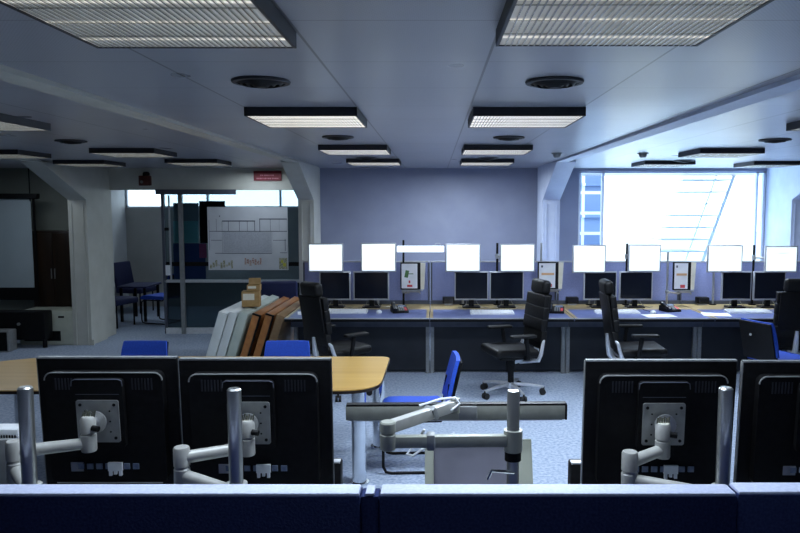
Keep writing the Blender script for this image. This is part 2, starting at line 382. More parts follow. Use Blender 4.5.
# signs on the lintel
t = thing('emergency_sign', 'dark red sign with two faint lines of lettering on the lintel', 'sign')
sy = YB - .075
obj('board', sheet(MB(), 253.5, 171, 281.5, 180.7, sy, .02), M['red'], t)
lt = MB()
for v, s0, s1 in ((174.6, 260, 274), (177.8, 256.5, 278.5)):
    u = s0
    while u < s1 - .8:
        w = random.choice((1.0, 1.3, 1.7)); sheet(lt, u, v, u + w, v + 1.3, sy - .002, .002); u += w + random.choice((.35, .35, .9))
obj('lettering', lt, M['faintpink'], t)
t = thing('alarm_sounder', 'small dark red alarm box mounted on the lintel above the doorway', 'alarm')
a, b = P(139, 185.6, y=YB - .1), P(150.5, 175.5, y=YB - .1)
obj('casing', MB().b6(a.x, b.x, YB - .12, YB - .052, a.z, b.z, .012), M['darkred'], t)
obj('beacon', MB().lathe([(0.001, 0), (.05, 0), (.05, .04), (.035, .06), (.001, .065)], ((a.x + b.x) / 2 + .02, YB - .085, b.z - .005)), M['black'], t)
obj('grille', MB().cyl((a.x + .05, YB - .122, (a.z + b.z) / 2 - .02), (a.x + .05, YB - .128, (a.z + b.z) / 2 - .02), .022), M['plate'], t)

# ------------------------------------------------------------------ ceiling fittings
LW, LD, LT = .63, .63, .05
def make_light(label, m, loc):
    t = thing('ceiling_light', label, 'ceiling light', loc, 0, 'square ceiling lights')
    h = MB(); e = .010
    h.b6(-LW / 2, LW / 2, -LD / 2, -LD / 2 + e, -LT, 0).b6(-LW / 2, LW / 2, LD / 2 - e, LD / 2, -LT, 0)
    h.b6(-LW / 2, -LW / 2 + e, -LD / 2, LD / 2, -LT, 0).b6(LW / 2 - e, LW / 2, -LD / 2, LD / 2, -LT, 0)
    h.b6(-LW / 2, LW / 2, -LD / 2, LD / 2, -.006, -.002)
    obj('housing', h, M['housing'], t)
    obj('diffuser', MB().b6(-LW / 2 + e, LW / 2 - e, -LD / 2 + e, LD / 2 - e, -.047, -.043), m, t)
    l = MB(); k = 34
    for i in range(1, k):
        x = -LW / 2 + e + (LW - 2 * e) * i / k; l.b6(x - .0018, x + .0018, -LD / 2 + e, LD / 2 - e, -LT - .002, -.047)
    for i in range(1, 4):
        y = -LD / 2 + e + (LD - 2 * e) * i / 4; l.b6(-LW / 2 + e, LW / 2 - e, y - .0012, y + .0012, -LT - .001, -.047)
    obj('louvre', l, M['louvre'], t)
    return t
protos = {}
def light(label, kind, x, y):
    if kind not in protos: protos[kind] = make_light(label, M[kind], (x, y, ZC)); return protos[kind]
    return dup(protos[kind], label, (x, y, ZC))
zlb = ZC - LT
def from_far(u0, u1, v):        # far lower edge
    a, b = P(u0, v, z=zlb), P(u1, v, z=zlb); return (a.x + b.x) / 2, a.y - LD / 2
def from_near(u0, u1, v):
    a, b = P(u0, v, z=zlb), P(u1, v, z=zlb); return (a.x + b.x) / 2, a.y + LD / 2
light('large ribbed ceiling light nearest the camera, over the paired monitors', 'light_dim', *from_far(99, 295, 48.5))
light('large ribbed ceiling light nearest the camera, over the single monitor', 'light_dim', *from_far(497, 696, 46.5))
light('warm lit ceiling light in the second row, left of the bare ceiling strip', 'light_warm', *from_near(243, 358, 116))
light('ribbed ceiling light in the second row, right of the bare ceiling strip', 'light_far', *from_near(471, 588, 116))
light('ceiling light in the third row, left of the bare ceiling strip', 'light_far', *from_near(314, 391, 150.2))
light('ceiling light in the third row, right of the bare ceiling strip', 'light_far', *from_near(461, 536, 150.2))
light('ceiling light in the back row, left of the bare ceiling strip', 'light_far', *from_near(343, 402, 162.8))
light('ceiling light in the back row, right of the bare ceiling strip', 'light_far', *from_near(459, 517, 162.8))
def from_pt(right_u, v, left=False):   # near lower corner known
    a = P(right_u, v, z=zlb); return a.x + (LW / 2 if left else -LW / 2), a.y + LD / 2
light('ceiling light in the left bay, second row, cut by the left picture edge', 'light_side', P(51, 131, z=zlb).x - LW / 2, P(51, 131, z=zlb).y - LD / 2)
light('ceiling light in the left bay, third row, cut by the left picture edge', 'light_side', *from_pt(18, 154.5))
light('ceiling light in the left bay, third row, beside the cream beam', 'light_side', *from_pt(154, 153.2))
light('ceiling light in the left bay, back row, above the cream column', 'light_side', *from_pt(104, 164))
light('ceiling light in the left bay, back row, beside the alarm box and beam', 'light_side', *from_pt(217, 163))
light('ceiling light in the right bay, third row, before the bright window', 'light_side', *from_pt(700, 153.4, True))
light('ceiling light in the right bay, back row, close to the beam', 'light_side', *from_pt(645, 164.5, True))
light('ceiling light in the right bay, back row, near the right column', 'light_side', *from_pt(754, 165, True))
light('ceiling light in the right bay, second row, cut by the right picture edge', 'light_side', P(786, 131, z=zlb).x + LW / 2, P(786, 131, z=zlb).y - LD / 2)

vp = None
def vent(label, u, v, d=.25):
    global vp
    p = P(u, v, z=ZC)
    if vp is None:
        vp = thing('ceiling_vent', label, 'air vent', (p.x, p.y, ZC), 0, 'round ceiling vents')
        obj('rim', MB().lathe([(d / 2 - .02, -.012), (d / 2, -.012), (d / 2 + .004, -.004), (d / 2, 0)]), M['housing'], vp)
        c = MB()
        for k, r in enumerate((.1, .072, .044)): c.lathe([(r, -.006 - k * .006), (r - .018, -.022 - k * .004), (r - .02, -.02 - k * .004), (r - .003, -.004 - k * .006)])
        c.lathe([(.022, -.03), (.001, -.03)]); c.lathe([(d / 2 - .012, -.002), (.001, -.002)])
        obj('cone', c, M['black'], vp)
        return vp
    return dup(vp, label, (p.x, p.y, ZC))
vent('round dark air vent between the two first ceiling lights left of the strip', 261, 80.5)
vent('round dark air vent between the two first ceiling lights right of the strip', 554.5, 81)
vent('round dark air vent behind the warm lit ceiling light', 338, 136.5)
vent('round dark air vent behind the second ceiling light right of the strip', 509, 137)
vent('round dark air vent before the back row light left of the strip', 367, 157.8)
vent('round dark air vent before the back row light right of the strip', 488, 157.8)
vent('round dark air vent in the left bay, nearest of its line', 71, 140.5)
vent('round dark air vent in the left bay just ahead of the back row', 64, 161)
vent('round dark air vent in the left bay beside the beam', 179, 159)
vent('round dark air vent in the right bay, before the bright window', 775, 139.5)
vent('round dark air vent in the right bay close to the back row light', 684, 160)
for (u, v, lb) in ((557, 153, 'small round smoke detector left of the right beam'), (643, 153, 'small round smoke detector right of the right beam')):
    p = P(u, v, z=ZC)
    t = thing('smoke_detector', lb, 'smoke detector', (p.x, p.y, ZC), 0, 'smoke detectors')
    obj('base', MB().lathe([(.001, -.012), (.06, -.012), (.06, 0), (.001, 0)]), M['plate'], t)
    obj('head', MB().lathe([(.001, -.05), (.028, -.05), (.04, -.035), (.045, -.012), (.001, -.012)]), M['plate'], t)

# ------------------------------------------------------------------ outside the window
fm = mat('outside_facade', (.4, .5, .7), 0.5); nt = fm.node_tree; bk = nt.nodes.new('ShaderNodeTexBrick'); tc = nt.nodes.new('ShaderNodeTexCoord'); mp = nt.nodes.new('ShaderNodeMapping')
mp.inputs['Rotation'].default_value = (PI / 2, 0, 0); bk.offset = 0
bk.inputs['Color1'].default_value = (.14, .22, .42, 1); bk.inputs['Color2'].default_value = (.24, .36, .60, 1); bk.inputs['Mortar'].default_value = (.85, .92, 1, 1)
bk.inputs['Scale'].default_value = 1.0; bk.inputs['Brick Width'].default_value = .55; bk.inputs['Row Height'].default_value = .45; bk.inputs['Mortar Size'].default_value = .035
nt.links.new(tc.outputs['Object'], mp.inputs['Vector']); nt.links.new(mp.outputs['Vector'], bk.inputs['Vector']); nt.links.new(bk.outputs['Color'], nt.nodes['Principled BSDF'].inputs['Base Color'])
a, b = P(560, 260, y=16), P(603, 150, y=16)
fb = MB(); fb.b6(a.x, b.x, 16, 19, -.3, 6)
for k in range(8): fb.b6(a.x, b.x, 15.93, 16, .3 + k * .7, .36 + k * .7)
tag(obj('outside_building', fb, fm), 'blue grey building facade seen through the left pane of the bright window', 'building')
t = thing('outdoor_staircase', 'pale steel staircase silhouetted outside the bright window', 'staircase')
yo = 14.0
p0, p1 = P(700, 268, y=yo), P(738, 165, y=yo)
d = (p1 - p0); ext0, ext1 = p0 - d * .6, p1 + d * .5
st = MB(); st.tube([ext0, ext1], .03, 6)
obj('stringer', st, M['steel_out'], t)
for k in range(18):
    q = ext0.lerp(ext1, (k + .5) / 18)
    obj('tread', MB().b6(q.x - .95, q.x, yo + .02, yo + .88, q.z - .012, q.z + .012), M['steel_out'], t)
bx = ext0.x - .9
obj('handrail', MB().tube([(ext0.x, yo + .9, ext0.z), (ext1.x, yo + .9, ext1.z)], .02, 6), M['steel_out'], t)
struct('ground', MB().b6(-30, 40, 14.3, 60, -.4, -.3), M['whitewall'], label='pale ground outside the windows', cat='ground')

# ------------------------------------------------------------------ far desk row
YD0, YD1 = 7.9, 9.05            # front and rear edges of the desks
ZD = .74
XM = [P(u, 350, y=8.5).x for u in (430, 564, 694)]
w_mod = (XM[2] - XM[0]) / 2
XE = [P(284, 318, y=YD0).x] + XM + [XM[2] + w_mod, XM[2] + 2 * w_mod]
desk_lab = ['control desk at the left end of the row, facing the back wall', 'control desk under the bar lamp and ringbinder, second from the left end', 'control desk in front of the beam column, third of the row', 'control desk below the stairs outside the window', 'last control desk of the row, cut by the right picture edge']
for i in range(len(XE) - 1):
    x0, x1 = XE[i] + .004, XE[i + 1] - .004
    t = thing('control_desk', desk_lab[i], 'desk', ((x0 + x1) / 2, YD0, 0), 0, 'control desks along the back wall'); cx = (x0 + x1) / 2; w = x1 - x0
    obj('worktop', MB().b6(-w / 2, w / 2, 0, .66, ZD - .03, ZD), M['blue_mat'], t)
    obj('front_edge', MB().b6(-w / 2, w / 2, -.012, 0, ZD - .010, ZD + .001), M['silver'], t)
    obj('edge_underside', MB().b6(-w / 2, w / 2, -.010, 0, ZD - .04, ZD - .010), M['black'], t)
    obj('wood_strip', MB().b6(-w / 2, w / 2, .66, YD1 - YD0, ZD - .03, ZD), M['oak'], t)
    for q in (-w / 2, w / 2 - .035): obj('wood_edge', MB().b6(q, q + .035, 0, .66, ZD - .002, ZD + .0004), M['oak'], t)
    obj('under_rail', MB().b6(-w / 2, w / 2, .35, .40, ZD - .16, ZD - .03), M['greyrail'], t)
    obj('front_panel', MB().b6(-w / 2, w / 2, .55, .58, .02, ZD - .16), M['darkpanel'], t)
    obj('leg', MB().b6(-w / 2 + .001, -w / 2 + .045, .50, .56, 0, ZD - .03), M['plate'], t)
    obj('leg', MB().b6(w / 2 - .045, w / 2 - .001, .50, .56, 0, ZD - .03), M['plate'], t)
    obj('rear_upstand', MB().b6(-w / 2, w / 2, YD1 - YD0 - .03, YD1 - YD0, ZD, ZD + .045), M['greyrail'], t)
    c = MB(); c.b6(-w / 2 - .0, -w / 2 + .05, .30, .34, ZD - .09, ZD - .03); obj('bracket', c, M['black'], t)
zs_ = P(600, 261, y=YD1 + .05).z
scr_lab = ['blue desk screen behind the desk at the left end', 'blue desk screen behind the desk with the bar lamp', 'blue desk screen under the beam column', 'blue desk screen below the window stairs', 'blue desk screen at the right picture edge']
for i in range(len(XE) - 1):
    x0, x1 = XE[i] + .006, XE[i + 1] - .006
    t = thing('desk_screen', scr_lab[i], 'screen partition', ((x0 + x1) / 2, YD1 + .02, 0), 0, 'blue screens behind the control desks'); w = x1 - x0
    obj('panel', MB().b6(-w / 2, w / 2, 0, .04, .02, zs_ - .015), M['screenfab'], t)
    obj('top_rail', MB().b6(-w / 2, w / 2, -.003, .043, zs_ - .015, zs_), M['silver'], t)
    obj('post', MB().b6(w / 2 - .02, w / 2, -.008, .045, 0, zs_ - .016), M['greyrail'], t)
    obj('post', MB().b6(-w / 2, -w / 2 + .02, -.008, .045, 0, zs_ - .016), M['greyrail'], t)

# monitors on the far desks
def monitor(label, group, w, h, bez, mscreen, stand, loc, rz=0, name='monitor'):
    """screen faces -y; origin at the middle of the lower edge"""
    t = thing(name, label, 'monitor', loc, rz, group)
    f = MB(); f.b6(-w / 2, w / 2, -.004, .03, 0, h, .004); f.rslab(w * .8, h * .8, .03, .03, Matrix.Translation((0, .06, h / 2)) @ UPRIGHT)
    obj('casing', f, bez, t)
    obj('screen_panel', MB().b6(-w / 2 + .014, w / 2 - .014, -.0065, -.003, .018, h - .014), mscreen, t)
    if stand:
        s = MB(); s.b6(-.03, .03, .03, .06, -stand + .012, .12); obj('stand', s, M['black'], t)
        obj('foot', MB().rslab(.22, .17, .012, .03, Matrix.Translation((0, .03, -stand))), M['black'], t)
        c = MB(); x = .05; c.tube([(x, .04, .03), (x + .02, .03, -stand * .4), (x + .06, 0, -stand + .012), (x + .12, -.02, -stand + .006), (x + .17, .03, -stand + .006)], .004, 6); obj('cable', c, M['plate'], t)
        c = MB(); c.tube([(-x, .04, .03), (-x - .01, .03, -stand * .5), (-x - .05, -.03, -stand + .008), (-x - .11, -.01, -stand + .006)], .004, 6)
        obj('cable', c, M['plate'], t)
    return t
lower = [(319.5, 350.5, 'dark monitor on the desk behind the leftmost black office chair'), (353.5, 389, 'dark monitor on the left desk, right one of its pair'),
         (454.5, 488.5, 'dark monitor on the second desk, left one of its pair'), (489.5, 524, 'dark monitor on the second desk, right one of its pair'),
         (583.5, 617, 'dark monitor on the third desk partly behind the narrow office chair'), (619, 653, 'dark monitor on the third desk, right one of its pair'),
         (721, 752, 'dark monitor on the fourth desk, left one of its pair'), (753, 786, 'dark monitor on the fourth desk, right one of its pair')]
ym = 8.72
zd2 = ZD + .0008
for (u0, u1, lb) in lower:
    a, b = P(u0, 300, y=ym), P(u1, 271.5, y=ym)
    monitor(lb, 'dark monitors standing on the control desks', b.x - a.x, b.z - a.z, M['silver'], M['screen'], a.z - zd2, ((a.x + b.x) / 2, ym, a.z), random.uniform(-.04, .04), 'desk_monitor')
upper = [(308.5, 343, 272, 243.5, 326, 'bright white upper monitor at the left end of the desk row'), (361, 396, 272, 243, 378, 'bright white upper monitor left of the slim bar lamp'),
         (445.5, 480.5, 272, 244, 463, 'bright white upper monitor right of the slim bar lamp'), (500, 535, 272, 244, 497.3, 'bright white upper monitor left of the beam column'),
         (572.5, 606, 273, 245, 590, 'bright white upper monitor right of the beam column'), (628, 661, 272, 244.5, 627, 'bright white upper monitor left of the outdoor stairs'),
         (707, 743, 272.5, 245, 714.5, 'bright white upper monitor below the stair foot'), (764.5, 798, 272.5, 246, 754, 'bright white upper monitor furthest right in the row')]
yu = 8.66
yp = 8.97
pole_lab = ['slim pole arm holding the leftmost white monitor', 'slim pole arm holding the white monitor left of the bar lamp', 'slim pole arm holding the white monitor right of the bar lamp', 'slim dark pole arm beside the white monitor left of the beam column',
            'slim pole arm holding the white monitor right of the beam column', 'slim dark pole arm at the left edge of the white monitor before the window', 'slim pole arm under the white monitor below the stair foot', 'slim dark pole arm left of the last white monitor']
for k, (u0, u1, v0, v1, up, lb) in enumerate(upper):
    a, b = P(u0, v0, y=yu), P(u1, v1, y=yu); xc = (a.x + b.x) / 2; h = b.z - a.z
    last = monitor(lb, 'bright white monitors on pole arms', b.x - a.x, h, M['silver'], M['white_screen'], 0, (xc, yu, a.z), 0, 'wall_monitor' if False else 'arm_monitor')
    if k == 7: obj('small_mark', MB().b6(-.03, .05, -.0075, -.006, h * .72, h * .735), M['plate'], bpy.data.objects[last.name])
    px = P(up, 250, y=yp).x
    t = thing('monitor_pole', pole_lab[k], 'monitor arm', (px, yp, zd2), 0, 'pole arms of the upper monitors')
    top = b.z - .005 if abs(px - xc) > .1 else b.z - .06
    obj('pole', MB().cyl((0, 0, 0), (0, 0, top - zd2), .014), M['black'] if k in (3, 5, 7) else M['brushed'], t)
    zc = a.z + h / 2 - zd2
    obj('clamp', MB().cyl((0, 0, zc - .03), (0, 0, zc + .03), .024), M['brushed'], t)
    obj('arm', MB().tube([(0, 0, zc), ((xc - px) * .5, -.09, zc), (xc - px, yu + .12 - yp, zc), (xc - px, yu + .061 - yp, zc)], .013, 8), M['armmetal'], t)
    obj('foot_plate', MB().cyl((0, 0, 0), (0, 0, .012), .045), M['black'], t)

# document poles with ringbinders
binders = [(400.5, 262.5, 425.5, 289.5, 403.5, 'green', 'black ringbinder with plant picture below the slim bar lamp', 'pole with clip tray under the slim bar lamp'),
           (537.5, 262, 563.5, 289, 541, 'orange', 'black ringbinder behind the middle office chair headrest', 'pole with clip tray beside the beam column'),
           (672.5, 262, 696, 290, 667.5, 'orange', 'black ringbinder with printed cover under the bright window', 'pole with clip tray under the bright window')]
yb = 8.84
for (u0, v0, u1, v1, up, kind, lb, plb) in binders:
    a, b = P(u0, v1, y=yb), P(u1, v0, y=yb); px = P(up, 270, y=yp).x
    t = thing('document_pole', plb, 'document stand', (px, yp, zd2), 0, 'poles carrying the ringbinders')
    ptop = P(up, 240 if kind == 'green' else (243 if up < 600 else 252), y=yp).z - zd2
    zt = a.z - zd2
    obj('pole', MB().cyl((0, 0, 0), (0, 0, ptop), .013), M['black'] if kind == 'green' else M['brushed'], t)
    obj('clamp', MB().cyl((0, 0, zt - .06), (0, 0, zt - .02), .024).box((0, -.03, zt - .04), (.03, .05, .03), bev=.004), M['brushed'], t)
    obj('arm', MB().tube([(0, 0, zt - .04), ((a.x + b.x) / 2 - px - .05, yb - yp - .01, zt - .04)], .011, 8), M['armmetal'], t)
    tr = MB(); xm = (a.x + b.x) / 2 - px; w = b.x - a.x
    tr.b6(xm - w * .4, xm + w * .4, yb - yp - .05, yb - yp + .04, zt - .015, zt - .003); tr.tube([(xm - w * .3, yb - yp - .02, zt - .05), (xm - w * .2, yb - yp - .03, zt - .025), (xm + w * .25, yb - yp - .03, zt - .025), (xm + w * .3, yb - yp - .02, zt - .05)], .008, 6)
    obj('tray', tr, M['brushed'], t)
    g = thing('ring_binder', lb, 'ringbinder', ((a.x + b.x) / 2, yb, a.z), 0, 'ringbinders on the document poles'); h = b.z - a.z
    obj('cover', MB().b6(-w / 2, w / 2 - .06, -.012, .02, 0, h, .004), M['black'], g)
    obj('sheet', MB().b6(-w / 2 + .014, w / 2 - .10, -.0145, -.011, .016, h - .014), M['paper'], g)
    obj('spine_card', MB().box((w / 2 - .045, 0, h / 2), (.075, .02, h * .97), Euler((0, .05, 0))), M['cream_card'], g)
    pr = MB(); pr2 = MB(); xl = -w / 2 + .014; sw = w - .114
    if kind == 'green':
        pr.box((xl + sw * .33, -.0155, h * .58), (.045, .002, .09), Euler((0, .2, 0)), bev=.0005).b6(xl + sw * .35, xl + sw * .75, -.0165, -.0145, h * .57, h * .60)
        pr2.b6(xl + sw * .35, xl + sw * .68, -.0165, -.0145, h * .1, h * .18)
        pr2.b6(xl + sw * .45, xl + sw * .55, -.0165, -.0145, h * .24, h * .34)
        obj('printed_plant', pr, M['green_print'], g)
    else:
        pr.b6(xl + sw * .15, xl + sw * .92, -.0165, -.0145, h * .52, h * .60); obj('printed_band', pr, M['orange_print'], g)
        pr2.b6(xl + sw * .45, xl + sw * .8, -.0165, -.0145, h * .08, h * .19)
        q = MB(); q.b6(xl + sw * .12, xl + sw * .24, -.0165, -.0145, h * .80, h * .88); obj('printed_crest', q, M['planline'], g)
    obj('printed_emblem', pr2, M['red_print'], g)

# lamp bars
def lamp_bar(label, w, h, d, group='slim bar lamps'):
    t = thing('bar_lamp', label, 'lamp', (0, 0, 0), 0, group)
    return t
a, b = P(397, 252, y=8.8), P(444, 246, y=8.8)
t = thing('bar_lamp', 'slim white bar lamp, window light put in as glow, above the ringbinder with the plant', 'lamp', ((a.x + b.x) / 2, 8.8, (a.z + b.z) / 2), 0, 'slim bar lamps')
w = b.x - a.x; h = b.z - a.z
obj('lamp_body', MB().b6(-w / 2, w / 2, -.05, .05, -h / 2, h / 2, .008), M['white_screen'], t)  # emission stands in for window light on the lamp body
px = P(403.5, 250, y=yp).x - (a.x + b.x) / 2
obj('arm', MB().tube([(px, yp - 8.8 - .016, .0), (px + .06, .06, .0), (px + .10, .045, .0)], .012, 8), M['brushed'], t)
obj('cable_loop', MB().tube([(w * .3, .0, h / 2), (w * .32, 0, h / 2 + .03), (w * .4, 0, h / 2 + .035), (w * .45, 0, h / 2)], .005, 6), M['brushed'], t)

# small things on the desks
def on_desk(u, v, z=ZD): p = P(u, v, z=z); return Vector((p.x, p.y, z))
def keyboard(label, u, v, w=.44, rz=0):
    t = thing('keyboard', label, 'keyboard', on_desk(u, v, ZD + .0005), rz, 'white keyboards on the control desks')
    m = MB(); m.prism([(-.08, 0), (.08, 0), (.08, .028), (-.08, .014)], Matrix(((0, 0, 1, -w / 2), (1, 0, 0, 0), (0, 1, 0, 0), (0, 0, 0, 1))), w); obj('keyboard_body', m, M['white'], t)
    k = MB()
    for r in range(5):
        y = -.062 + r * .03; z = .0155 + (y + .08) * .0875
        for c in range(15): k.box((-w / 2 + .025 + c * (w - .05) / 14, y, z + .003), (.022, .022, .008))
    obj('keys', k, M['paper'], t); return t
k0 = keyboard('white keyboard on the leftmost desk behind the black chair', 346, 312.5, .50)
dup(k0, 'white keyboard on the second desk below its two dark monitors', on_desk(492, 313.5, ZD + .0005))
dup(k0, 'white keyboard on the third desk behind the narrow office chair', on_desk(617, 313, ZD + .0005), .03)
dup(k0, 'white keyboard on the fourth desk below its two dark monitors', on_desk(748, 312.5, ZD + .0005))
def mouse(label, u, v):
    t = thing('computer_mouse', label, 'mouse', on_desk(u, v, ZD + .0005), 0, 'mice on the control desks')
    obj('mouse_body', MB().lathe([(.001, 0), (.032, 0), (.034, .012), (.026, .028), (.012, .035), (.001, .036)], seg=16), M['white'], t)
    obj('cord', MB().tube([(0, .03, .012), (.01, .12, .004), (-.03, .25, .004), (-.02, .36, .004)], .003, 6), M['black'], t); return t
m0 = mouse('white mouse beside the phone on the leftmost desk', 379, 313)
dup(m0, 'white mouse beside the phone on the third desk', on_desk(653, 313.5, ZD + .0005))
def phone(label, u, v, rz):
    t = thing('desk_phone', label, 'telephone', on_desk(u, v, ZD + .0005), rz, 'black desk phones')
    m = MB(); m.prism([(-.10, 0), (.10, 0), (.10, .075), (.07, .08), (-.10, .022)], Matrix(((0, 0, 1, -.11), (1, 0, 0, 0), (0, 1, 0, 0), (0, 0, 0, 1))), .22); obj('phone_body', m, M['black'], t)
    hs = MB(); hs.box((-.075, 0, .085), (.05, .20, .022), Euler((.33, 0, 0)), bev=.008); hs.box((-.075, -.085, .05), (.055, .05, .04), Euler((.33, 0, 0)), bev=.01); hs.box((-.075, .08, .105), (.055, .05, .04), Euler((.33, 0, 0)), bev=.01); obj('handset', hs, M['blackgloss'], t)
    k = MB()
    for r in range(4):
        for c in range(3): k.box((-.01 + c * .028, -.07 + r * .028, .038 + r * .0095), (.018, .018, .01), Euler((.33, 0, 0)))
    obj('keypad', k, M['plate'], t)
    obj('display', MB().box((.04, .055, .076), (.10, .05, .008), Euler((.33, 0, 0))), M['port'], t)
    obj('paper_label', MB().box((.08, -.03, .046), (.035, .09, .004), Euler((.33, 0, 0))), M['red_print'], t)
    t.scale = (.85, .85, .85)
    return t
p0 = phone('black desk phone on the leftmost desk below the ringbinder', 399.5, 312, .25)
dup(p0, 'black desk phone behind the headrest of the middle office chair', on_desk(556, 312.5, ZD + .0005), -.2)
dup(p0, 'black desk phone on the third desk under the bright window', on_desk(670, 311, ZD + .0005), .35)
def paper(label, u, v, w, d, rz): tag(obj('paper_sheet', MB().b6(-w / 2, w / 2, -d / 2, d / 2, 0, .003), M['paper'], None, on_desk(u, v, ZD + .0005), (0, 0, rz)), label, 'paper', 'loose papers on the desks')
paper('white paper lying before the phone on the third desk', 659, 315.8, .34, .22, .1)
paper('white paper lying at the left rim of the fourth desk', 716, 314.6, .30, .24, -.2)
paper('white paper on the leftmost desk left of the keyboard', 309, 313, .26, .25, .2)
def cube(label, u, v):
    p = P(u, v, z=ZD)
    t = thing('speaker_box', label, 'desk speaker', (p.x, p.y, ZD + .0008), 0, 'small black boxes at the rear of the desks')
    obj('casing', MB().b6(-.075, .075, -.05, .05, .02, .10, .01), M['black'], t); obj('foot', MB().b6(-.05, .05, -.03, .03, 0, .02), M['silver'], t)
    obj('grille', MB().b6(-.06, .06, -.055, -.05, .03, .09), M['blackgloss'], t); return t
c0 = cube('small black speaker box left of the second desk monitors', 448.5, 304.8)
dup(c0, 'small black speaker box right of the beam column', on_desk(572, 304.8, ZD + .0008))
dup(c0, 'small black speaker box left of the fourth desk monitors', on_desk(702, 304.8, ZD + .0008))

# ------------------------------------------------------------------ office chairs
def office_chair(label, loc, rz):
    """faces +x"""
    t = thing('office_chair', label, 'chair', loc, rz, 'black high back office chairs')
    s = MB(); s.box((.02, 0, .475), (.48, .48, .085), Euler((0, -.03, 0)), bev=.035, seg=4); s.box((0, 0, .425), (.40, .42, .03), bev=.01); obj('seat', s, M['leather'], t)
    b = MB(); segs = 4; z0, z1 = .57, 1.06
    for k in range(segs):
        za = z0 + (z1 - z0) * k / segs; zb = z0 + (z1 - z0) * (k + 1) / segs; zm = (za + zb) / 2
        xx = -.245 - .13 * (zm - z0) - (0.02 if k == 0 else 0)
        b.box((xx, 0, zm), (.062, .46 - .012 * abs(k - 1.5), (zb - za) + .004), Euler((0, -.13, 0)), bev=.012, seg=3)
    obj('backrest', b, M['leather'], t)
    sh = MB(); sh.box((-.315, 0, .78), (.025, .40, .58), Euler((0, -.16, 0)), bev=.01); obj('back_shell', sh, M['black'], t)
    h = MB(); h.box((-.335, 0, 1.135), (.10, .32, .15), Euler((0, -.12, 0)), bev=.04, seg=4); h.box((-.355, 0, 1.07), (.02, .06, .12), bev=.004); obj('headrest', h, M['leather'], t)
    for sgn in (-1, 1):
        a = MB(); a.tube([(-.06, sgn * .22, .42), (-.06, sgn * .30, .44), (-.05, sgn * .31, .52), (-.03, sgn * .31, .655)], [.016, .02, .022, .024], 10); ar = obj('armrest', a, M['black'], t)
        obj('arm_pad', MB().box((.0, sgn * .31, .67), (.27, .085, .03), bev=.012, seg=3), M['leather'], ar)
    m = MB(); m.box((-.08, 0, .365), (.22, .10, .05), Euler((0, .2, 0)), bev=.015); m.tube([(-.10, 0, .35), (-.22, 0, .35), (-.285, 0, .42), (-.30, 0, .52), (-.315, 0, .64)], [.03, .034, .032, .028, .018], 10)
    for sg in (-1, 1): m.tube([(-.12, 0, .36), (-.15, sg * .14, .375), (-.20, sg * .245, .40), (-.225, sg * .25, .46), (-.255, sg * .235, .575), (-.275, sg * .21, .60)], [.024, .022, .022, .02, .017, .012], 10)
    obj('tilt_bracket', m, M['silvermetal'], t)
    c = MB(); c.cyl((0, 0, .10), (0, 0, .25), .032).cyl((0, 0, .25), (0, 0, .41), .05, .06); obj('gas_column', c, M['black'], t)
    st = MB(); st.cyl((0, 0, .075), (0, 0, .13), .045)
    ca = []
    for k in range(5):
        a = 2 * PI * k / 5 + .3; dx, dy = math.cos(a), math.sin(a)
        st.tube([(dx * .03, dy * .03, .115), (dx * .2, dy * .2, .105), (dx * .345, dy * .345, .082)], [.022, .018, .014], 8); ca.append((dx, dy))
    obj('star_base', st, M['silvermetal'], t)
    for (dx, dy) in ca:
        w = MB()
        for q in (-1, 1):
            cc = Vector((dx * .335 - dy * .018 * q, dy * .335 + dx * .018 * q, .032)); w.cyl(cc - Vector((-dy, dx, 0)) * .011, cc + Vector((-dy, dx, 0)) * .011, .032, seg=16)
        w.cyl((dx * .345, dy * .345, .045), (dx * .345, dy * .345, .085), .01, seg=8); obj('caster', w, M['rubber'], t)
    return t
yc_ = 7.38
def flo(u, y): p = P(u, 300, y=y); return (p.x, y, 0)
ch = office_chair('black high back office chair facing left, in front of the second desk', flo(511.5, 7.45), PI + .30)
dup(ch, 'black high back office chair at the left end desk, facing right', flo(339, 7.5), .72)
dup(ch, 'black high back office chair seen edge-on at the third desk, under the window', flo(638, 7.5), -.02)
dup(ch, 'black high back office chair cut by the right picture edge', flo(787, 7.95), PI * .5 - .1)

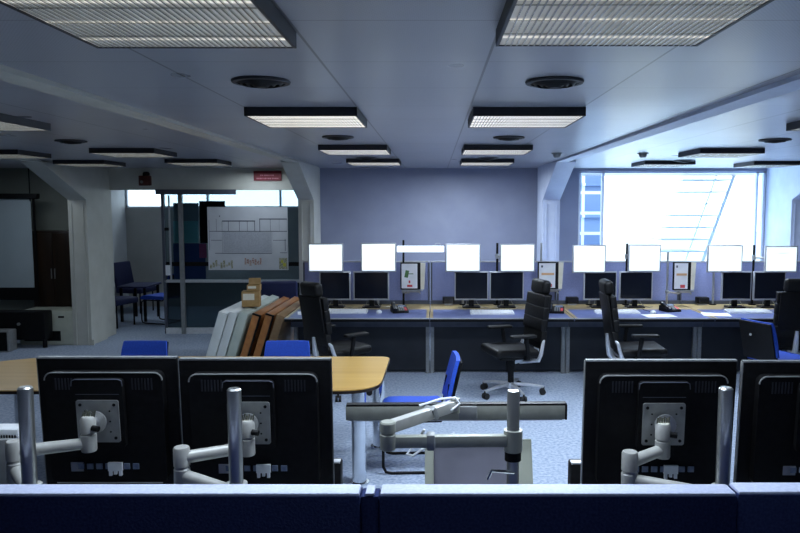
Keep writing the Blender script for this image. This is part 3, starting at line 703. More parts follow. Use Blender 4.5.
# ------------------------------------------------------------------ blue visitor chairs
def blue_chair(label, loc, rz):
    """faces +x"""
    t = thing('visitor_chair', label, 'chair', loc, rz, 'blue visitor chairs')
    s = MB(); n = 12; up = [(-.225, .462), (-.20, .474), (-.1, .472), (.1, .476), (.19, .474), (.228, .455), (.242, .425)]
    prof = up + [(.22, .41), (-.22, .42)]
    s.prism(prof, Matrix(((1, 0, 0, 0), (0, 0, -1, .22), (0, 1, 0, 0), (0, 0, 0, 1))), .44); obj('seat', s, M['bluefab'], t)
    b = MB(); bp = [(-.235, .50), (-.25, .58), (-.275, .70), (-.30, .80), (-.315, .845)]
    rings = []
    for (x, z) in bp:
        k = (z - .5) / .35; hw = .205 - .02 * k ** 3
        rings.append([b.b.verts.new((x - .012 * (1 - (2 * j / 8 - 1) ** 2) + dx, hw * (2 * j / 8 - 1), z)) for dx in (0,) for j in range(9)] + [b.b.verts.new((x - .03 - .012 * (1 - (2 * j / 8 - 1) ** 2), hw * (2 * j / 8 - 1), z)) for j in range(8, -1, -1)])
    for i in range(len(rings) - 1):
        m = len(rings[i])
        for j in range(m): b.b.faces.new((rings[i][j], rings[i][(j + 1) % m], rings[i + 1][(j + 1) % m], rings[i + 1][j]))
    b.b.faces.new(rings[0][::-1]); b.b.faces.new(rings[-1]); obj('backrest', b, M['bluefab'], t)
    obj('back_shell', MB().box((-.312, 0, .64), (.02, .392, .40), Euler((0, -.235, 0)), bev=.009), M['black'], t)
    obj('shell_screw', MB().cyl((-.322, .06, .70), (-.346, .06, .697), .012, seg=10), M['silver'], t)
    f = MB(); r = .011
    for sg in (-1, 1):
        y = sg * .215
        f.tube([(-.27, y * .7, .66), (-.25, y * .9, .46), (-.2, y, .40), (.16, y, .40), (.215, y, .37), (.225, y, .30), (.225, y, .06), (.205, y, .02), (.16, y, r), (-.22, y, r), (-.25, y, r)], r, 10)
    f.tube([(-.25, -.215, r), (-.25, .215, r)], r, 8); f.tube([(-.05, -.215, .40), (-.05, .215, .40)], r, 8)
    obj('sled_frame', f, M['black'], t); return t
def blue_at(u, v, z, label, rz): p = P(u, v, z=z); return dup(bc, label, (p.x, p.y, 0), rz)
p = P(413, 408, z=.44)
bc = blue_chair('blue visitor chair facing left beside the rounded table end', (p.x, p.y, 0), PI + .05)
p = P(144, 342.5, y=6.25); dup(bc, 'blue visitor chair behind the table, nearer the doorway', (p.x, p.y - .3, 0), -PI / 2).scale = (1, 1, .94)
p = P(287, 342.5, y=6.25); dup(bc, 'blue visitor chair behind the table, in front of the leaning boards', (p.x, p.y - .3, 0), -PI / 2).scale = (1, 1, .94)
p = P(779, 358, z=.44); dup(bc, 'blue visitor chair turned away beside the black chair at the right edge', (p.x, p.y, 0), .42)
# ------------------------------------------------------------------ conference tables
def rounded_poly(pts, rad, seg=8):
    out = []
    n = len(pts)
    for i in range(n):
        a, b, c = Vector(pts[i - 1]), Vector(pts[i]), Vector(pts[(i + 1) % n]); r = rad[i]
        if r <= 0: out.append(tuple(b)); continue
        u = (a - b).normalized(); w = (c - b).normalized(); p, q = b + u * r, b + w * r
        for k in range(seg + 1):
            s = k / seg; out.append(tuple((1 - s) ** 2 * p + 2 * s * (1 - s) * b + s * s * q))
    return out
ZT = .735
yn = P(380, 390.5, z=ZT).y; yf = P(300, 356.5, z=ZT).y
xs = P(178, 358, z=ZT).x; xr0 = P(390, 357, z=ZT).x; xr1 = P(379, 389, z=ZT).x
def table(label, poly, rad, legs, loc):
    t = thing('conference_table', label, 'table', loc, 0, 'wooden conference tables')
    P2 = [(x - loc[0], y - loc[1]) for x, y in rounded_poly(poly, rad)]
    obj('tabletop', MB().prism(P2, Matrix.Translation((0, 0, ZT - .022)), .022), M['beech'], t)
    P3 = [(x - loc[0], y - loc[1]) for x, y in rounded_poly([(x + (.004 if x > loc[0] else -.004), y + (.004 if y > loc[1] else -.004)) for x, y in poly], rad)]
    obj('edge_band', MB().prism(P3, Matrix.Translation((0, 0, ZT - .026)), .02), M['darkwood'], t)
    for (x, y) in legs: obj('leg', MB().cyl((x - loc[0], y - loc[1], .012), (x - loc[0], y - loc[1], ZT - .026), .052, seg=28).cyl((x - loc[0], y - loc[1], 0), (x - loc[0], y - loc[1], .012), .07, seg=28), M['chrome'], t)
ymid = (yn + yf) / 2
l1 = P(359, 430, y=yn + .22); l2 = P(379, 430, y=yf - .1)
table('wooden conference table with rounded right end, behind the paired monitors', [(xs + .003, yn), (xr1, yn), (xr0, yf), (xs + .003, yf)], [0, .30, .09, 0], [(l1.x, yn + .22), (l2.x, yf - .1), (xs + .15, yn + .2), (xs + .15, yf - .2)], ((xs + xr0) / 2, ymid, 0))
xl0 = P(-12, 358, z=ZT).x
table('wooden conference table half with rounded left end, at the left picture edge', [(xl0 - .25, yn), (xs - .003, yn), (xs - .003, yf), (P(4, 358, z=ZT).x, yf)], [.3, 0, 0, .6], [(xl0 + .25, yn + .25), (xl0 + .4, yf - .3), (xs - .15, yn + .2), (xs - .15, yf - .2)], ((xs + xl0) / 2, ymid, 0))

# ------------------------------------------------------------------ leaning boards and cartons
LEAN = .31
def board(name, label, u0, u1, v, m, trim, y=8.15, L=1.55, hh=.80, group='boards leaning in a row', e=None):
    p, q = P(u0, v, y=y), P(u1, v, y=y); th = (q.x - p.x) * math.cos(LEAN)
    t = thing(name, label, 'board', (0, 0, 0), 0, group)
    h = p.z / math.cos(LEAN) - .0
    t.location = (q.x - math.tan(LEAN) * p.z, y, 0); 
    # rotate about the length axis: local x thickness, y length, z height; lower right edge rests on the floor
    R = Euler((0, LEAN, 0)).to_matrix().to_4x4(); Z = Matrix.Rotation(-.02, 4, 'Z')
    lift = math.sin(LEAN) * 0
    t.rotation_euler = (Z @ R).to_euler()
    z0 = 0
    ht = (p.z - 0) / math.cos(LEAN)
    obj('board_face', MB().b6(-th + .002, -.002, 0, L, th * math.tan(LEAN) * 0 + .012, ht, .004), m, t)
    if trim is not None:
        f = MB(); f.b6(-.004, .014, -.010, .03, .02, ht); f.b6(-th, 0.014, -.010, .02, ht - .012, ht + .006); obj('edge_trim', f, trim, t)
    # raise so the lowest corner touches the floor
    t.location.z = th * math.sin(LEAN) * 1.0 - .012 * math.cos(LEAN)
    return t
board('leaning_board', 'thick white laminate board, outermost of the leaning stack, under the carton', 218, 228, 316, M['whiteboard'], None)
board('leaning_board', 'thick white laminate board with grey edge, second in the leaning stack', 228.6, 237.5, 315.5, M['whiteboard'], None)
board('leaning_board', 'pale green grey board leaning beside the white ones', 238.5, 248, 316, M['paleboard'], None)
board('leaning_board', 'orange brown wooden board with black edge, next to the pale green one', 252, 260, 317, M['orangewood'], M['black'])
board('leaning_board', 'orange brown wooden board with black edge, in front of the brown one', 265, 273, 317, M['orangewood'], M['black'])
board('leaning_board', 'brown board leaning last in the stack, beside the desk end', 276, 284.5, 318, M['brownboard'], None)
def carton(label, u0, v0, u1, v1, y, z0, open_):
    a, b = P(u0, v1, y=y), P(u1, v0, y=y); w = b.x - a.x; h = b.z - a.z
    t = thing('carton', label, 'cardboard box', ((a.x + b.x) / 2, y, z0), .1, 'small cartons on the leaning boards')
    m = MB(); e = .006; d = .15
    m.b6(-w / 2, w / 2, 0, e, 0, h).b6(-w / 2, w / 2, d - e, d, 0, h).b6(-w / 2, -w / 2 + e, e, d - e, 0, h).b6(w / 2 - e, w / 2, e, d - e, 0, h).b6(-w / 2, w / 2, 0, d, 0, e)
    if not open_: m.b6(-w / 2, w / 2, 0, d, h - e, h)
    obj('carton_body', m, M['carton'], t)
    if open_: obj('flap', MB().box((0, d - .02, h + .035), (w * .95, .005, .08), Euler((-.3, 0, 0))), M['carton'], t)
    obj('paper_label', MB().b6(-w * .42, w * .22, -.003, 0, h * .45, h * .85), M['cream_card'], t)
    return h
zt = P(240, 316, y=8.15).z + .055
yk = P(248, 307, z=zt).y
h1 = carton('brown carton with white label on top of the white leaning boards', 242, 291.5, 259, 307, yk, zt, False)
carton('smaller open carton standing on the brown carton', 247, 285.5, 259.5, 291.5, yk + .02, zt + h1 + .001, True)

# ------------------------------------------------------------------ recess on the left
t = thing('projection_screen', 'pale projection screen with black border hanging at the left', 'projection screen')
ys = 10.55
obj('cloth', sheet(MB(), -60, 198, 34.5, 288, ys, .006), M['projscreen'], t)
bd = MB(); sheet(bd, 34.3, 198, 37, 300, ys - .001, .008); sheet(bd, -60, 287.5, 37, 300, ys - .001, .008); obj('border', bd, M['black'], t)
a, b = P(-60, 199, y=ys), P(38, 193.5, y=ys); obj('case', MB().b6(a.x, b.x, ys - .05, ys + .05, a.z, b.z, .01), M['black'], t)
a, b = P(-6, 240, y=ys), P(30, 200, y=ys)
for x in (a.x, b.x): obj('suspension_rod', MB().cyl((x, ys, b.z - .02), (x, ys, ZC), .008), M['black'], t)
t = thing('dark_cabinet', 'dark brown wooden cabinet between projection screen and cream column', 'cabinet', (0, 0, 0))
a, b = P(30, 231, y=10.6), P(73, 231, y=10.6)
obj('carcass', MB().b6(a.x, b.x, 10.62, 10.98, .0, a.z, .005), M['darkwood'], t)
mx = (a.x + b.x) / 2
for x0, x1 in ((a.x + .01, mx - .003), (mx + .003, b.x - .01)):
    dd = obj('door', MB().b6(x0, x1, 10.60, 10.62, .05, a.z - .03, .003), M['darkwood'], t); obj('handle', MB().b6(mx - .03 if x0 < mx - .2 else mx + .02, mx - .02 if x0 < mx - .2 else mx + .03, 10.585, 10.60, .9, 1.05), M['brushed'], dd)
t = thing('appliance_unit', 'beige grey floor appliance with dark slot in front of the dark cabinet', 'appliance')
yu_ = 10.1
a, b = P(20, 345, y=yu_), P(73.5, 311, y=yu_)
obj('casing', MB().b6(a.x, b.x, yu_, yu_ + .45, 0.001, b.z, .02), M['unit'], t)
obj('slot', sheet(MB(), 24, 331, 61, 341, yu_ - .003, .004), M['black'], t); obj('name_plate', sheet(MB(), 58, 316, 64, 318, yu_ - .003, .004), M['black'], t)
t = thing('black_equipment_case', 'black equipment case on the floor below the projection screen', 'case')
ye = 9.85
a, b = P(-25, 345, y=ye), P(44, 312, y=ye)
obj('case_body', MB().b6(a.x, b.x, ye, ye + .22, .12, b.z, .02), M['black'], t)
lg = MB()
for x in (a.x + .06, b.x - .06): lg.cyl((x, ye + .1, 0), (x, ye + .1, .12), .03)
obj('foot', lg, M['black'], t)
obj('knob', MB().cyl((P(19, 324, y=ye).x, ye - .02, P(19, 324, y=ye).z), (P(19, 324, y=ye).x, ye, P(19, 324, y=ye).z), .02), M['plate'], t)
a, b = P(-14, 347, y=9.6), P(8, 331, y=9.6)
t = thing('floor_monitor_box', 'small grey framed box on the floor at the left picture edge', 'box', ((a.x + b.x) / 2, 9.6, 0))
w = b.x - a.x; hh = b.z
obj('casing', MB().b6(-w / 2, w / 2, 0, .2, 0, hh, .01), M['plate'], t); obj('front', MB().b6(-w / 2 + .02, w / 2 - .02, -.004, 0, .02, hh - .02), M['black'], t)

# chairs and table in the room behind
def lounge(label, loc, rz):
    t = thing('waiting_chair', label, 'chair', loc, rz, 'dark navy chairs in the room behind')
    obj('seat', MB().box((0, 0, .42), (.52, .52, .10), bev=.03, seg=3), M['navyfab'], t)
    obj('backrest', MB().box((-.27, 0, .68), (.08, .50, .50), Euler((0, -.18, 0)), bev=.03, seg=3), M['navyfab'], t)
    for x in (-.2, .2):
        for y in (-.2, .2): obj('leg', MB().cyl((x, y, 0), (x, y, .38), .014, seg=10), M['black'], t)
    return t
w0 = lounge('dark navy chair with tilted back behind the doorway, nearest the jamb', (P(117, 300, y=11.75).x - .02, 11.72, 0), -.3)
dup(w0, 'dark navy chair behind the doorway, second from the jamb', (P(137, 300, y=13.3).x, 13.3, 0), -.2)
dup(w0, 'dark chair back behind the leaning boards, before the glass partition', (P(282, 300, y=10.3).x, 10.3, 0), PI / 2 + .1, 'dark navy chairs in the room behind')
t = thing('low_table', 'low dark table in the room behind the doorway', 'table', (P(138.5, 300, y=12.4).x, 12.45, 0))
obj('tabletop', MB().b6(-.24, .26, -.35, .35, .58, .61, .006), M['navyfab'], t)
for x in (-.19, .21):
    for y in (-.29, .29): obj('leg', MB().b6(x - .02, x + .02, y - .02, y + .02, 0, .58), M['black'], t)
p = P(161, 300, y=12.1); c5 = dup(bc, 'blue visitor chair in the room behind the doorway', (p.x, 12.1, 0), PI * .9)
c5['group'] = 'chairs in the room behind'
# ------------------------------------------------------------------ near console
YP0, YP1 = 1.55, 1.61
zt1 = P(200, 493.5, y=YP0).z
panels = [(-1.35, P(360, 490, y=YP0).x, 'navy fabric partition panel with light painted into its top rail, on the left', 485.5), (P(379, 490, y=YP0).x, P(738, 490, y=YP0).x, 'navy fabric partition panel with light painted into its top rail, in the middle', 487), (P(738.5, 490, y=YP0).x, 1.75, 'navy fabric partition panel with light painted into its top rail, cut by the right edge', 483)]
ZW = .74
for (x0, x1, lb, v) in panels:
    t = thing('fabric_screen', lb, 'partition', ((x0 + x1) / 2, YP0, 0), 0, 'navy partition panels in front'); w = x1 - x0
    zt = zt1 + (.004 if v == 483 else 0)
    obj('fabric_panel', MB().b6(-w / 2, w / 2, 0, YP1 - YP0, .02, zt - .006, .004, 2), M['fabric'], t)
    obj('top_rail', MB().b6(-w / 2 + .002, w / 2 - .002, .002, YP1 - YP0 - .002, zt - .012, zt, .005), M['littrim'], t)
    obj('worktop', MB().b6(-w / 2, w / 2, YP1 - YP0 + .002, 1.15, ZW - .03, ZW, .004), M['whiteboard'], t)
    for x in (-w / 2 + .05, w / 2 - .05): obj('leg', MB().b6(x - .02, x + .02, 1.05, 1.09, 0, ZW - .03), M['plate'], t)
a, b = P(360.3, 490, y=YP0), P(378.7, 490, y=YP0)
t = thing('screen_post', 'narrow navy post with pale cap between left and middle partition panels', 'post', ((a.x + b.x) / 2, YP0 + .004, 0)); w = b.x - a.x
obj('post_body', MB().b6(-w / 2, w / 2, 0, .05, 0, zt1 - .008, .004), M['fabric'], t); obj('post_cap', MB().b6(-w / 4, w / 4, .0, .05, zt1 - .008, zt1 - .001, .003), M['littrim'], t)

# near monitors seen from behind (screens face +y)
def near_monitor(label, u0, u1, v0, y, plate, rz=0.0, tilt=.06):
    a, b = P(u0, v0, y=y), P(u1, v0, y=y); w = b.x - a.x; h = .398
    PZ = -.170
    t = thing('arm_monitor', label, 'monitor', ((a.x + b.x) / 2, y, a.z), 0, 'black monitors seen from behind'); t.rotation_euler = (tilt, 0, rz)
    c = MB(); c.b6(-w / 2, w / 2, 0, .022, -h, 0, .005, 3); obj('casing', c, M['black'], t)
    e = MB(); e.b6(-w / 2 + .002, w / 2 - .002, -.001, .014, -.0035, .0012); e.b6(-w / 2 - .0008, -w / 2 + .0012, .001, .016, -h + .01, -.003); obj('bezel_edge', e, M['plate'], t)
    hm = MB(); hm.rslab(w * .83, h * .82, .028, .022, Matrix.Translation((0, 0, -h * .50)) @ UPRIGHT, 6); obj('back_cover', hm, M['black'], t)
    rim = MB(); ro = rrect(w * .83, h * .82, .022, 6); n = len(ro); pts = [(x, -.0275, z - h * .5) for x, z in ro]
    upper_ = [p_ for p_ in pts if p_[2] > -h * .17]; upper_.sort(key=lambda q: q[0])
    rim.tube(upper_, .0022, 6); obj('cover_rim', rim, M['plate'], t)
    obj('lower_rim', MB().tube([(-w * .38, -.0275, -h * .905), (w * .38, -.0275, -h * .905)], .0018, 6), M['plate'], t)
    px = plate
    cv = MB(); cv.rslab(.142, .20, .016, .012, Matrix.Translation((px, -.028, -.150)) @ UPRIGHT, 5); mc = obj('mount_cover', cv, M['black'], t)
    obj('cover_edge', MB().tube([(px - .071, -.0435, -.07), (px - .069, -.0435, -.055), (px - .06, -.0435, -.0505), (px + .06, -.0435, -.0505), (px + .069, -.0435, -.055), (px + .071, -.0435, -.07)], .0015, 6), M['greyrail'], mc)
    obj('cover_groove', MB().b6(px - .06, px + .06, -.0445, -.0435, -.094, -.0925), M['greyrail'], mc)
    for sx_ in (-1, 1):
        vs = MB()
        for k in range(7): vs.b6(sx_ * w * .27 - .028 + k * .009, sx_ * w * .27 - .024 + k * .009, -.0295, -.028, -.085, -.052)
        obj('vent_slots', vs, M['housing'], t)
    pl = MB(); pl.rslab(.118, .122, .004, .006, Matrix.Translation((px, -.0445, PZ)) @ UPRIGHT, 3); ho = pl; ho.mi = 1
    for dx in (-.047, .047):
        for dz in (-.048, .048): ho.cyl((px + dx, -.0480, PZ + dz), (px + dx, -.0505, PZ + dz), .0045, seg=10)
        for dz in (-.03, 0, .03): ho.cyl((px + dx * .72, -.0480, PZ + dz), (px + dx * .72, -.0498, PZ + dz), .0026, seg=8)
    obj('mount_plate', pl, [M['plate'], M['black']], t)
    po = MB()
    for k in range(7): po.b6(px - .075 + k * .026, px - .058 + k * .026, -.0315, -.028, -.318, -.302)
    obj('ports', po, M['port'], t)
    tg = MB(); tg.b6(px + .012, px + .052, -.036, -.028, -.322, -.298); tg.b6(px + .014, px + .022, -.036, -.028, -.336, -.322); tg.b6(px + .042, px + .050, -.036, -.028, -.336, -.322); tg.b6(px + .028, px + .036, -.036, -.028, -.332, -.322); obj('white_plug', tg, M['white'], t)
    obj('sticker', MB().b6(px - .095, px - .06, -.0305, -.028, -.325, -.298), M['brushed'], t)
    obj('display_panel', MB().b6(-w / 2 + .014, w / 2 - .014, .0215, .0235, -h + .014, -.014), M['screen'], t)
    return t, Vector(((a.x + b.x) / 2 + px, y - .05, a.z + PZ))
YM = 2.0
mon = []
mon.append(near_monitor('black monitor seen from behind, left one of the touching pair', 36, 176.5, 357.5, YM, -.012))
mon.append(near_monitor('black monitor seen from behind, right one of the touching pair', 178, 331, 359, YM - .01, -.010))
mon.append(near_monitor('black monitor seen from behind, alone before the blue carpet', 585.5, 738, 360.5, YM, -.002))
mon.append(near_monitor('black monitor seen from behind, cut by the right picture edge', 743.5, 897, 361.5, YM, -.002))
# arms
def pole_arm(label, up, vtop, ypole, knuckle, joint, yk, yj, target, group='chrome monitor poles with pale arms'):
    p = P(up, vtop, y=ypole)
    t = thing('monitor_mount', label, 'monitor arm', (p.x, ypole, ZW + .001), 0, group)
    O = Vector((p.x, ypole, ZW + .001))
    obj('pole', MB().lathe([(.001, p.z - ZW), (.014, p.z - ZW), (.0178, p.z - ZW - .004), (.0178, .0), (.001, 0)]), M['polechrome'], t)
    obj('pole_foot', MB().cyl((0, 0, 0), (0, 0, .02), .05), M['armmetal'], t)
    K = P(*knuckle, y=yk) - O; J = P(*joint, y=yj) - O; Tg = target - O
    K1, K2 = K + Vector((0, 0, -.022)), K + Vector((0, 0, .025))
    kb = MB(); kb.lathe([(.001, -.055), (.020, -.055), (.0215, -.05), (.0215, -.005), (.019, -.002), (.019, .002), (.0215, .005), (.0215, .05), (.019, .055), (.001, .055)], tuple(K)); obj('elbow_joint', kb, M['armmetal'], t)
    zc = K1.z - .0
    la = MB(); la.tube([K1, Vector((0, 0, K1.z - .02))], [.017, .0165], 14); obj('lower_arm', la, M['armmetal'], t)
    obj('collar', MB().cyl((0, 0, K1.z - .05), (0, 0, K1.z + .006), .028), M['armmetal'], t)
    obj('upper_arm', MB().tube([K2, J], [.017, .0155], 14), M['armmetal'], t)
    jb = MB(); jb.lathe([(.001, -.022), (.019, -.022), (.0205, -.018), (.0205, .024), (.017, .0255), (.017, .029), (.0205, .031), (.0205, .066), (.016, .074), (.001, .074)], tuple(J)); obj('wrist_joint', jb, M['armmetal'], t)
    hd = MB(); hd.tube([J + Vector((0, 0, .055)), Tg], [.016, .014], 12); hd.cyl(Tg - Vector((0, .006, 0)), Tg + Vector((0, .0005, 0)), .03); obj('tilt_head', hd, M['brushed'], t)
    sc = MB()
    for k in range(6): sc.cyl(J + Vector((-.016 + k * .0062, 0, .07)), J + Vector((-.013 + k * .0062, .006, .086 + .004 * (k % 2))), .0025, seg=6)
    obj('spring', sc, M['brass'], t)
    obj('clamp_screw', MB().cyl(J + Vector((.016, -.01, .045)), J + Vector((.034, -.014, .043)), .008, seg=12), M['black'], t)
    return t
pole_arm('chrome pole with pale arm at the left picture edge', 25, 387, 1.74, (15, 461), (89, 443), 1.86, 1.915, mon[0][1])
pole_arm('chrome pole with pale bent arm in front of the right monitor of the pair', 234, 388.5, 1.79, (182, 467), (247.5, 447), 1.86, 1.91, mon[1][1])
pole_arm('chrome pole with pale bent arm beside the lone monitor', 726, 387.5, 1.80, (629.5, 471.5), (662.5, 449.5), 1.86, 1.915, mon[2][1])
# lamp bar on its own pole
up, ypole = 513.5, 1.86
p = P(up, 391, y=ypole)
t = thing('lamp_mount', 'chrome pole with folded two part arm carrying the grey bar lamp', 'lamp arm', (p.x, ypole, ZW + .001)); O = Vector((p.x, ypole, ZW + .001))
obj('pole', MB().lathe([(.001, p.z - ZW), (.014, p.z - ZW), (.0165, p.z - ZW - .004), (.0165, 0), (.001, 0)]), M['polechrome'], t)
obj('pole_foot', MB().cyl((0, 0, 0), (0, 0, .02), .05), M['armmetal'], t)
zc0_, zc1_ = P(up, 451, y=ypole).z - ZW, P(up, 430, y=ypole).z - ZW
obj('collar', MB().cyl((0, 0, zc0_), (0, 0, zc1_), .025), M['lampmetal'], t)
obj('collar', MB().cyl((0, 0, zc0_ - .025), (0, 0, zc0_ - .002), .022), M['black'], t)
K = P(388, 433, y=1.76) - O; E = P(455, 405, y=2.0) - O
obj('elbow_joint', MB().lathe([(.001, -.042), (.018, -.042), (.020, -.038), (.020, -.004), (.017, -.002), (.017, .002), (.020, .004), (.020, .026), (.017, .030), (.001, .030)], tuple(K)), M['lampmetal'], t)
def bar(mb, a, b, w, h):
    a, b = Vector(a), Vector(b); d = b - a; L = d.length; x = d.normalized(); y = Vector((0, 0, 1)).cross(x).normalized(); z = x.cross(y)
    R = Matrix((x, y, z)).transposed().to_4x4(); mb.box((a + b) / 2, (L, w, h), R, bev=.003); return mb
obj('lower_arm', bar(MB(), K + Vector((0, 0, -.022)), (0, 0, (zc0_ + zc1_) / 2), .024, .03), M['lampmetal'], t)
obj('upper_arm', bar(MB(), K + Vector((0, 0, .014)), E, .026, .03), M['armmetal'], t)
q = (K + Vector((0, 0, -.022))).lerp(Vector((0, 0, (zc0_ + zc1_) / 2)), .33); obj('cable_clip', MB().box(q, (.022, .036, .042), bev=.005), M['plate'], t)
q = (K + Vector((0, 0, .014))).lerp(E, .62); obj('cable_clip', MB().box(q, (.018, .036, .04), Euler((0, -.5, .9)), bev=.005), M['plate'], t)
obj('cable', MB().tube([E + Vector((-.10, -.05, .012)), E + Vector((-.04, -.03, .026)), E + Vector((.0, -.016, .026)), E + Vector((.012, -.022, .01)), E + Vector((-.01, -.035, -.004)), E + Vector((-.05, -.06, .002))], .0035, 6), M['white'], t)
obj('hanging_cable', MB().tube([K + Vector((.09, .06, -.01)), K + Vector((.075, .07, -.04)), K + Vector((.045, .06, -.075)), K + Vector((.06, .06, -.08)), K + Vector((.12, .08, -.045)), K + Vector((.17, .1, -.035))], .0035, 6), M['white'], t)
obj('wrist_joint', MB().cyl(E + Vector((0, 0, -.022)), E + Vector((0, 0, .02)), .014), M['lampmetal'], t)
lv = MB(); pz = P(up, 470, y=ypole).z - ZW; lv.tube([(0, -.02, pz), (-.06, -.04, pz + .012), (-.07, -.04, pz - .01)], .005, 8); obj('lever', lv, M['chrome'], t)
yl = 2.045
a, b = P(346.5, 419, y=yl), P(565, 401.5, y=yl); w = b.x - a.x; hb = .047
t = thing('bar_lamp', 'long grey bar lamp seen from behind on the folded arm, between the monitors', 'lamp', ((a.x + b.x) / 2, yl, (a.z + b.z) / 2), 0, 'slim bar lamps'); t.rotation_euler = (0, -.006, 0)
obj('lamp_body', MB().b6(-w / 2, w / 2, -.02, .006, -hb / 2, hb / 2 - .004, .003), M['lampmetal'], t)
obj('top_seal', MB().b6(-w / 2 + .002, w / 2 + .002, -.0195, .006, hb / 2 - .006, hb / 2), M['black'], t)
obj('end_cap', MB().b6(w / 2 - .003, w / 2 + .003, -.021, .006, -hb / 2, hb / 2 - .004), M['black'], t)
obj('hinge_block', MB().b6(-w * .5 + .325, -w * .5 + .378, -.028, -.018, -hb / 2 + .002, hb / 2 - .005, .003), M['plate'], t)
obj('lens', MB().b6(-w / 2 + .01, w / 2 - .01, -.016, .003, -hb / 2 - .003, -hb / 2), M['white'], t)
# document board below the lamp arm
yd = 2.0
yd = 2.08; b_ = P(531, 439, y=yd); a_ = P(425, 439, y=yd); Lb = .26; tl = .42
a = Vector((a_.x, yd - Lb * math.sin(tl), b_.z - Lb * math.cos(tl))); b = b_; yd = a.y
t = thing('document_board', 'grey document board with beige frame seen from behind, under the lamp arm', 'document stand', ((a.x + b.x) / 2, yd, a.z)); w = b.x - a.x; h = Lb
t.rotation_euler = (-tl, 0, 0)
obj('back_panel', MB().b6(-w / 2 + .008, w / 2 - .008, .0, .012, 0, h, .002), M['boardgrey'], t)
f = MB(); f.b6(-w / 2, -w / 2 + .026, -.008, .016, 0, h - .006, .003); f.b6(w / 2 - .05, w / 2, -.008, .016, 0, h - .002, .003); f.b6(-w / 2, w / 2, -.008, .016, h - .010, h, .003); obj('frame', f, M['unit'], t)
obj('bracket', MB().prism([(-.075, 0), (.085, 0), (.012, .085), (-.005, .085)], Matrix.Translation((-.02, 0, 0)) @ UPRIGHT, .012), M['armmetal'], t)
obj('bracket_knob', MB().cyl((-.005, -.012, .03), (-.005, -.02, .03), .008, seg=12), M['black'], t)
st_ = (a.z - ZW - .002)
obj('support_stem', MB().tube([(0, .03, .04), (0, .04, -.0), (0, st_ * math.sin(tl), -st_ * math.cos(tl))], .014, 10), M['chrome'], t)
# lower near monitors peeking out
def low_mon(label, u0, u1, v, y, rz=0):
    a, b = P(u0, v, y=y), P(u1, v, y=y); w = .43; h = .345
    x = b.x - w / 2 if label.startswith('lower black monitor behind the pair') else a.x + w / 2
    t = thing('desk_monitor', label, 'monitor', (x, y, a.z), rz, 'lower black monitors behind the partition')
    obj('casing', MB().b6(-w / 2, w / 2, 0, .05, -h, 0, .008), M['black'], t)
    obj('top_edge', MB().b6(-w / 2 + .004, w / 2 - .004, .002, .03, -.006, .002, .001), M['silver'], t)
    s = a.z - h - ZW - .001
    obj('stand', MB().b6(-.04, .04, .01, .05, -h - s + .015, -h + .1), M['black'], t); obj('foot', MB().rslab(.24, .2, .015, .03, Matrix.Translation((0, .03, -h - s))), M['black'], t)
low_mon('lower black monitor behind the pair, only its corner showing', 300, 341, 462.5, 2.28)
low_mon('lower black monitor behind the lone monitor, only its corner showing', 570.5, 600, 463.5, 2.28)
# thing at the left picture edge: second bar lamp's end and document board
a, b = P(-60, 482, y=1.95), P(8.5, 440, y=1.95)
t = thing('document_board', 'pale document board at the left picture edge beside the chrome pole', 'document stand', ((a.x + b.x) / 2, 1.95, a.z)); w = b.x - a.x; h = b.z - a.z
obj('back_panel', MB().b6(-w / 2, w / 2, 0, .02, -.05, h, .004), M['plate'], t)
obj('support_stem', MB().tube([(w * .2, .01, 0), (w * .2, .03, -.2), (w * .2, .03, -(a.z - ZW) + .001)], .014, 10), M['chrome'], t)
a, b = P(-60, 439, y=2.05), P(17.5, 429.5, y=2.05)
t = thing('bar_lamp', 'slotted end of a pale bar lamp at the left picture edge', 'lamp', ((a.x + b.x) / 2, 2.05, a.z), 0, 'slim bar lamps'); w = b.x - a.x; h = b.z - a.z
obj('lamp_body', MB().b6(-w / 2, w / 2, 0, .06, 0, h, .004), M['white'], t)
sl = MB()
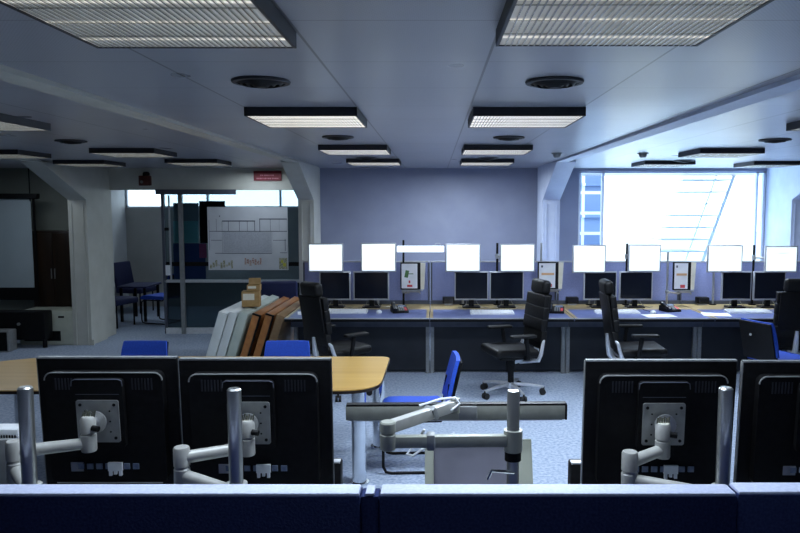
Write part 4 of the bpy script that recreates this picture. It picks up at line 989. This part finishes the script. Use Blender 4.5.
for k in range(14): sl.b6(w / 2 - .01 - k * .008, w / 2 - .006 - k * .008, -.001, .003, .003, .012)
obj('slots', sl, M['black'], t)
obj('support_arm', MB().tube([(w * .1, .03, .0), (w * .1, .09, -.1), (w * .1, .09, -(a.z - ZW) + .001)], .012, 8), M['chrome'], t)

# ------------------------------------------------------------------ light
wd = bpy.data.worlds.new('sky'); SC.world = wd; wd.use_nodes = True; nt = wd.node_tree
bg = nt.nodes['Background']; bg.inputs['Color'].default_value = (.80, .93, 1.0, 1); bg.inputs['Strength'].default_value = 3.5
def area(name, loc, rot, sx, sy, e, col=(1, 1, 1), portal=False):
    l = bpy.data.lights.new(name, 'AREA'); l.shape = 'RECTANGLE'; l.size = sx; l.size_y = sy; l.energy = e; l.color = col
    if portal: l.cycles.is_portal = True
    o = bpy.data.objects.new(name, l); C.objects.link(o); o.location = loc; o.rotation_euler = rot; return o
area('window_portal', (3.62, YB + .2, 1.72), (PI / 2, 0, PI), 2.85, 1.55, 1, portal=True)
# added lamp outside, out of view, boosting the sky light through the window
area('sky_fill', (3.6, 12.6, 3.9), (math.radians(-52), 0, 0), 3.2, 1.6, 900, (.55, .74, 1.0))
area('ground_fill', (3.6, 12.3, .2), (math.radians(-128), 0, 0), 3.2, 1.2, 420, (.50, .72, 1.0))  # added low lamp imitating ground bounce, brightens the ceiling by the window
# added fill lamps below the ceiling, brightening aisle, desks, recess and back room
for (x, y, e) in ((.5, 4.6, 70), (1.8, 6.5, 50), (-.6, 6.3, 18), (.3, 1.9, 24), (-.7, 1.9, 16), (.3, 9.6, 55), (3.4, 8.8, 60), (-3.6, 6.4, 10), (-5.6, 9.4, 7), (-4.0, 12.6, 8), (-2.6, 10.4, 8)):
    area('fill_lamp', (x, y, ZC - .07), (0, 0, 0), .6, .6, e, (.74, .86, 1.0))

SC.view_settings.view_transform = 'Standard'; SC.view_settings.look = 'None'; SC.view_settings.exposure = 0.0; SC.view_settings.gamma = 1.0
SC.cycles.max_bounces = 8; SC.cycles.transparent_max_bounces = 16
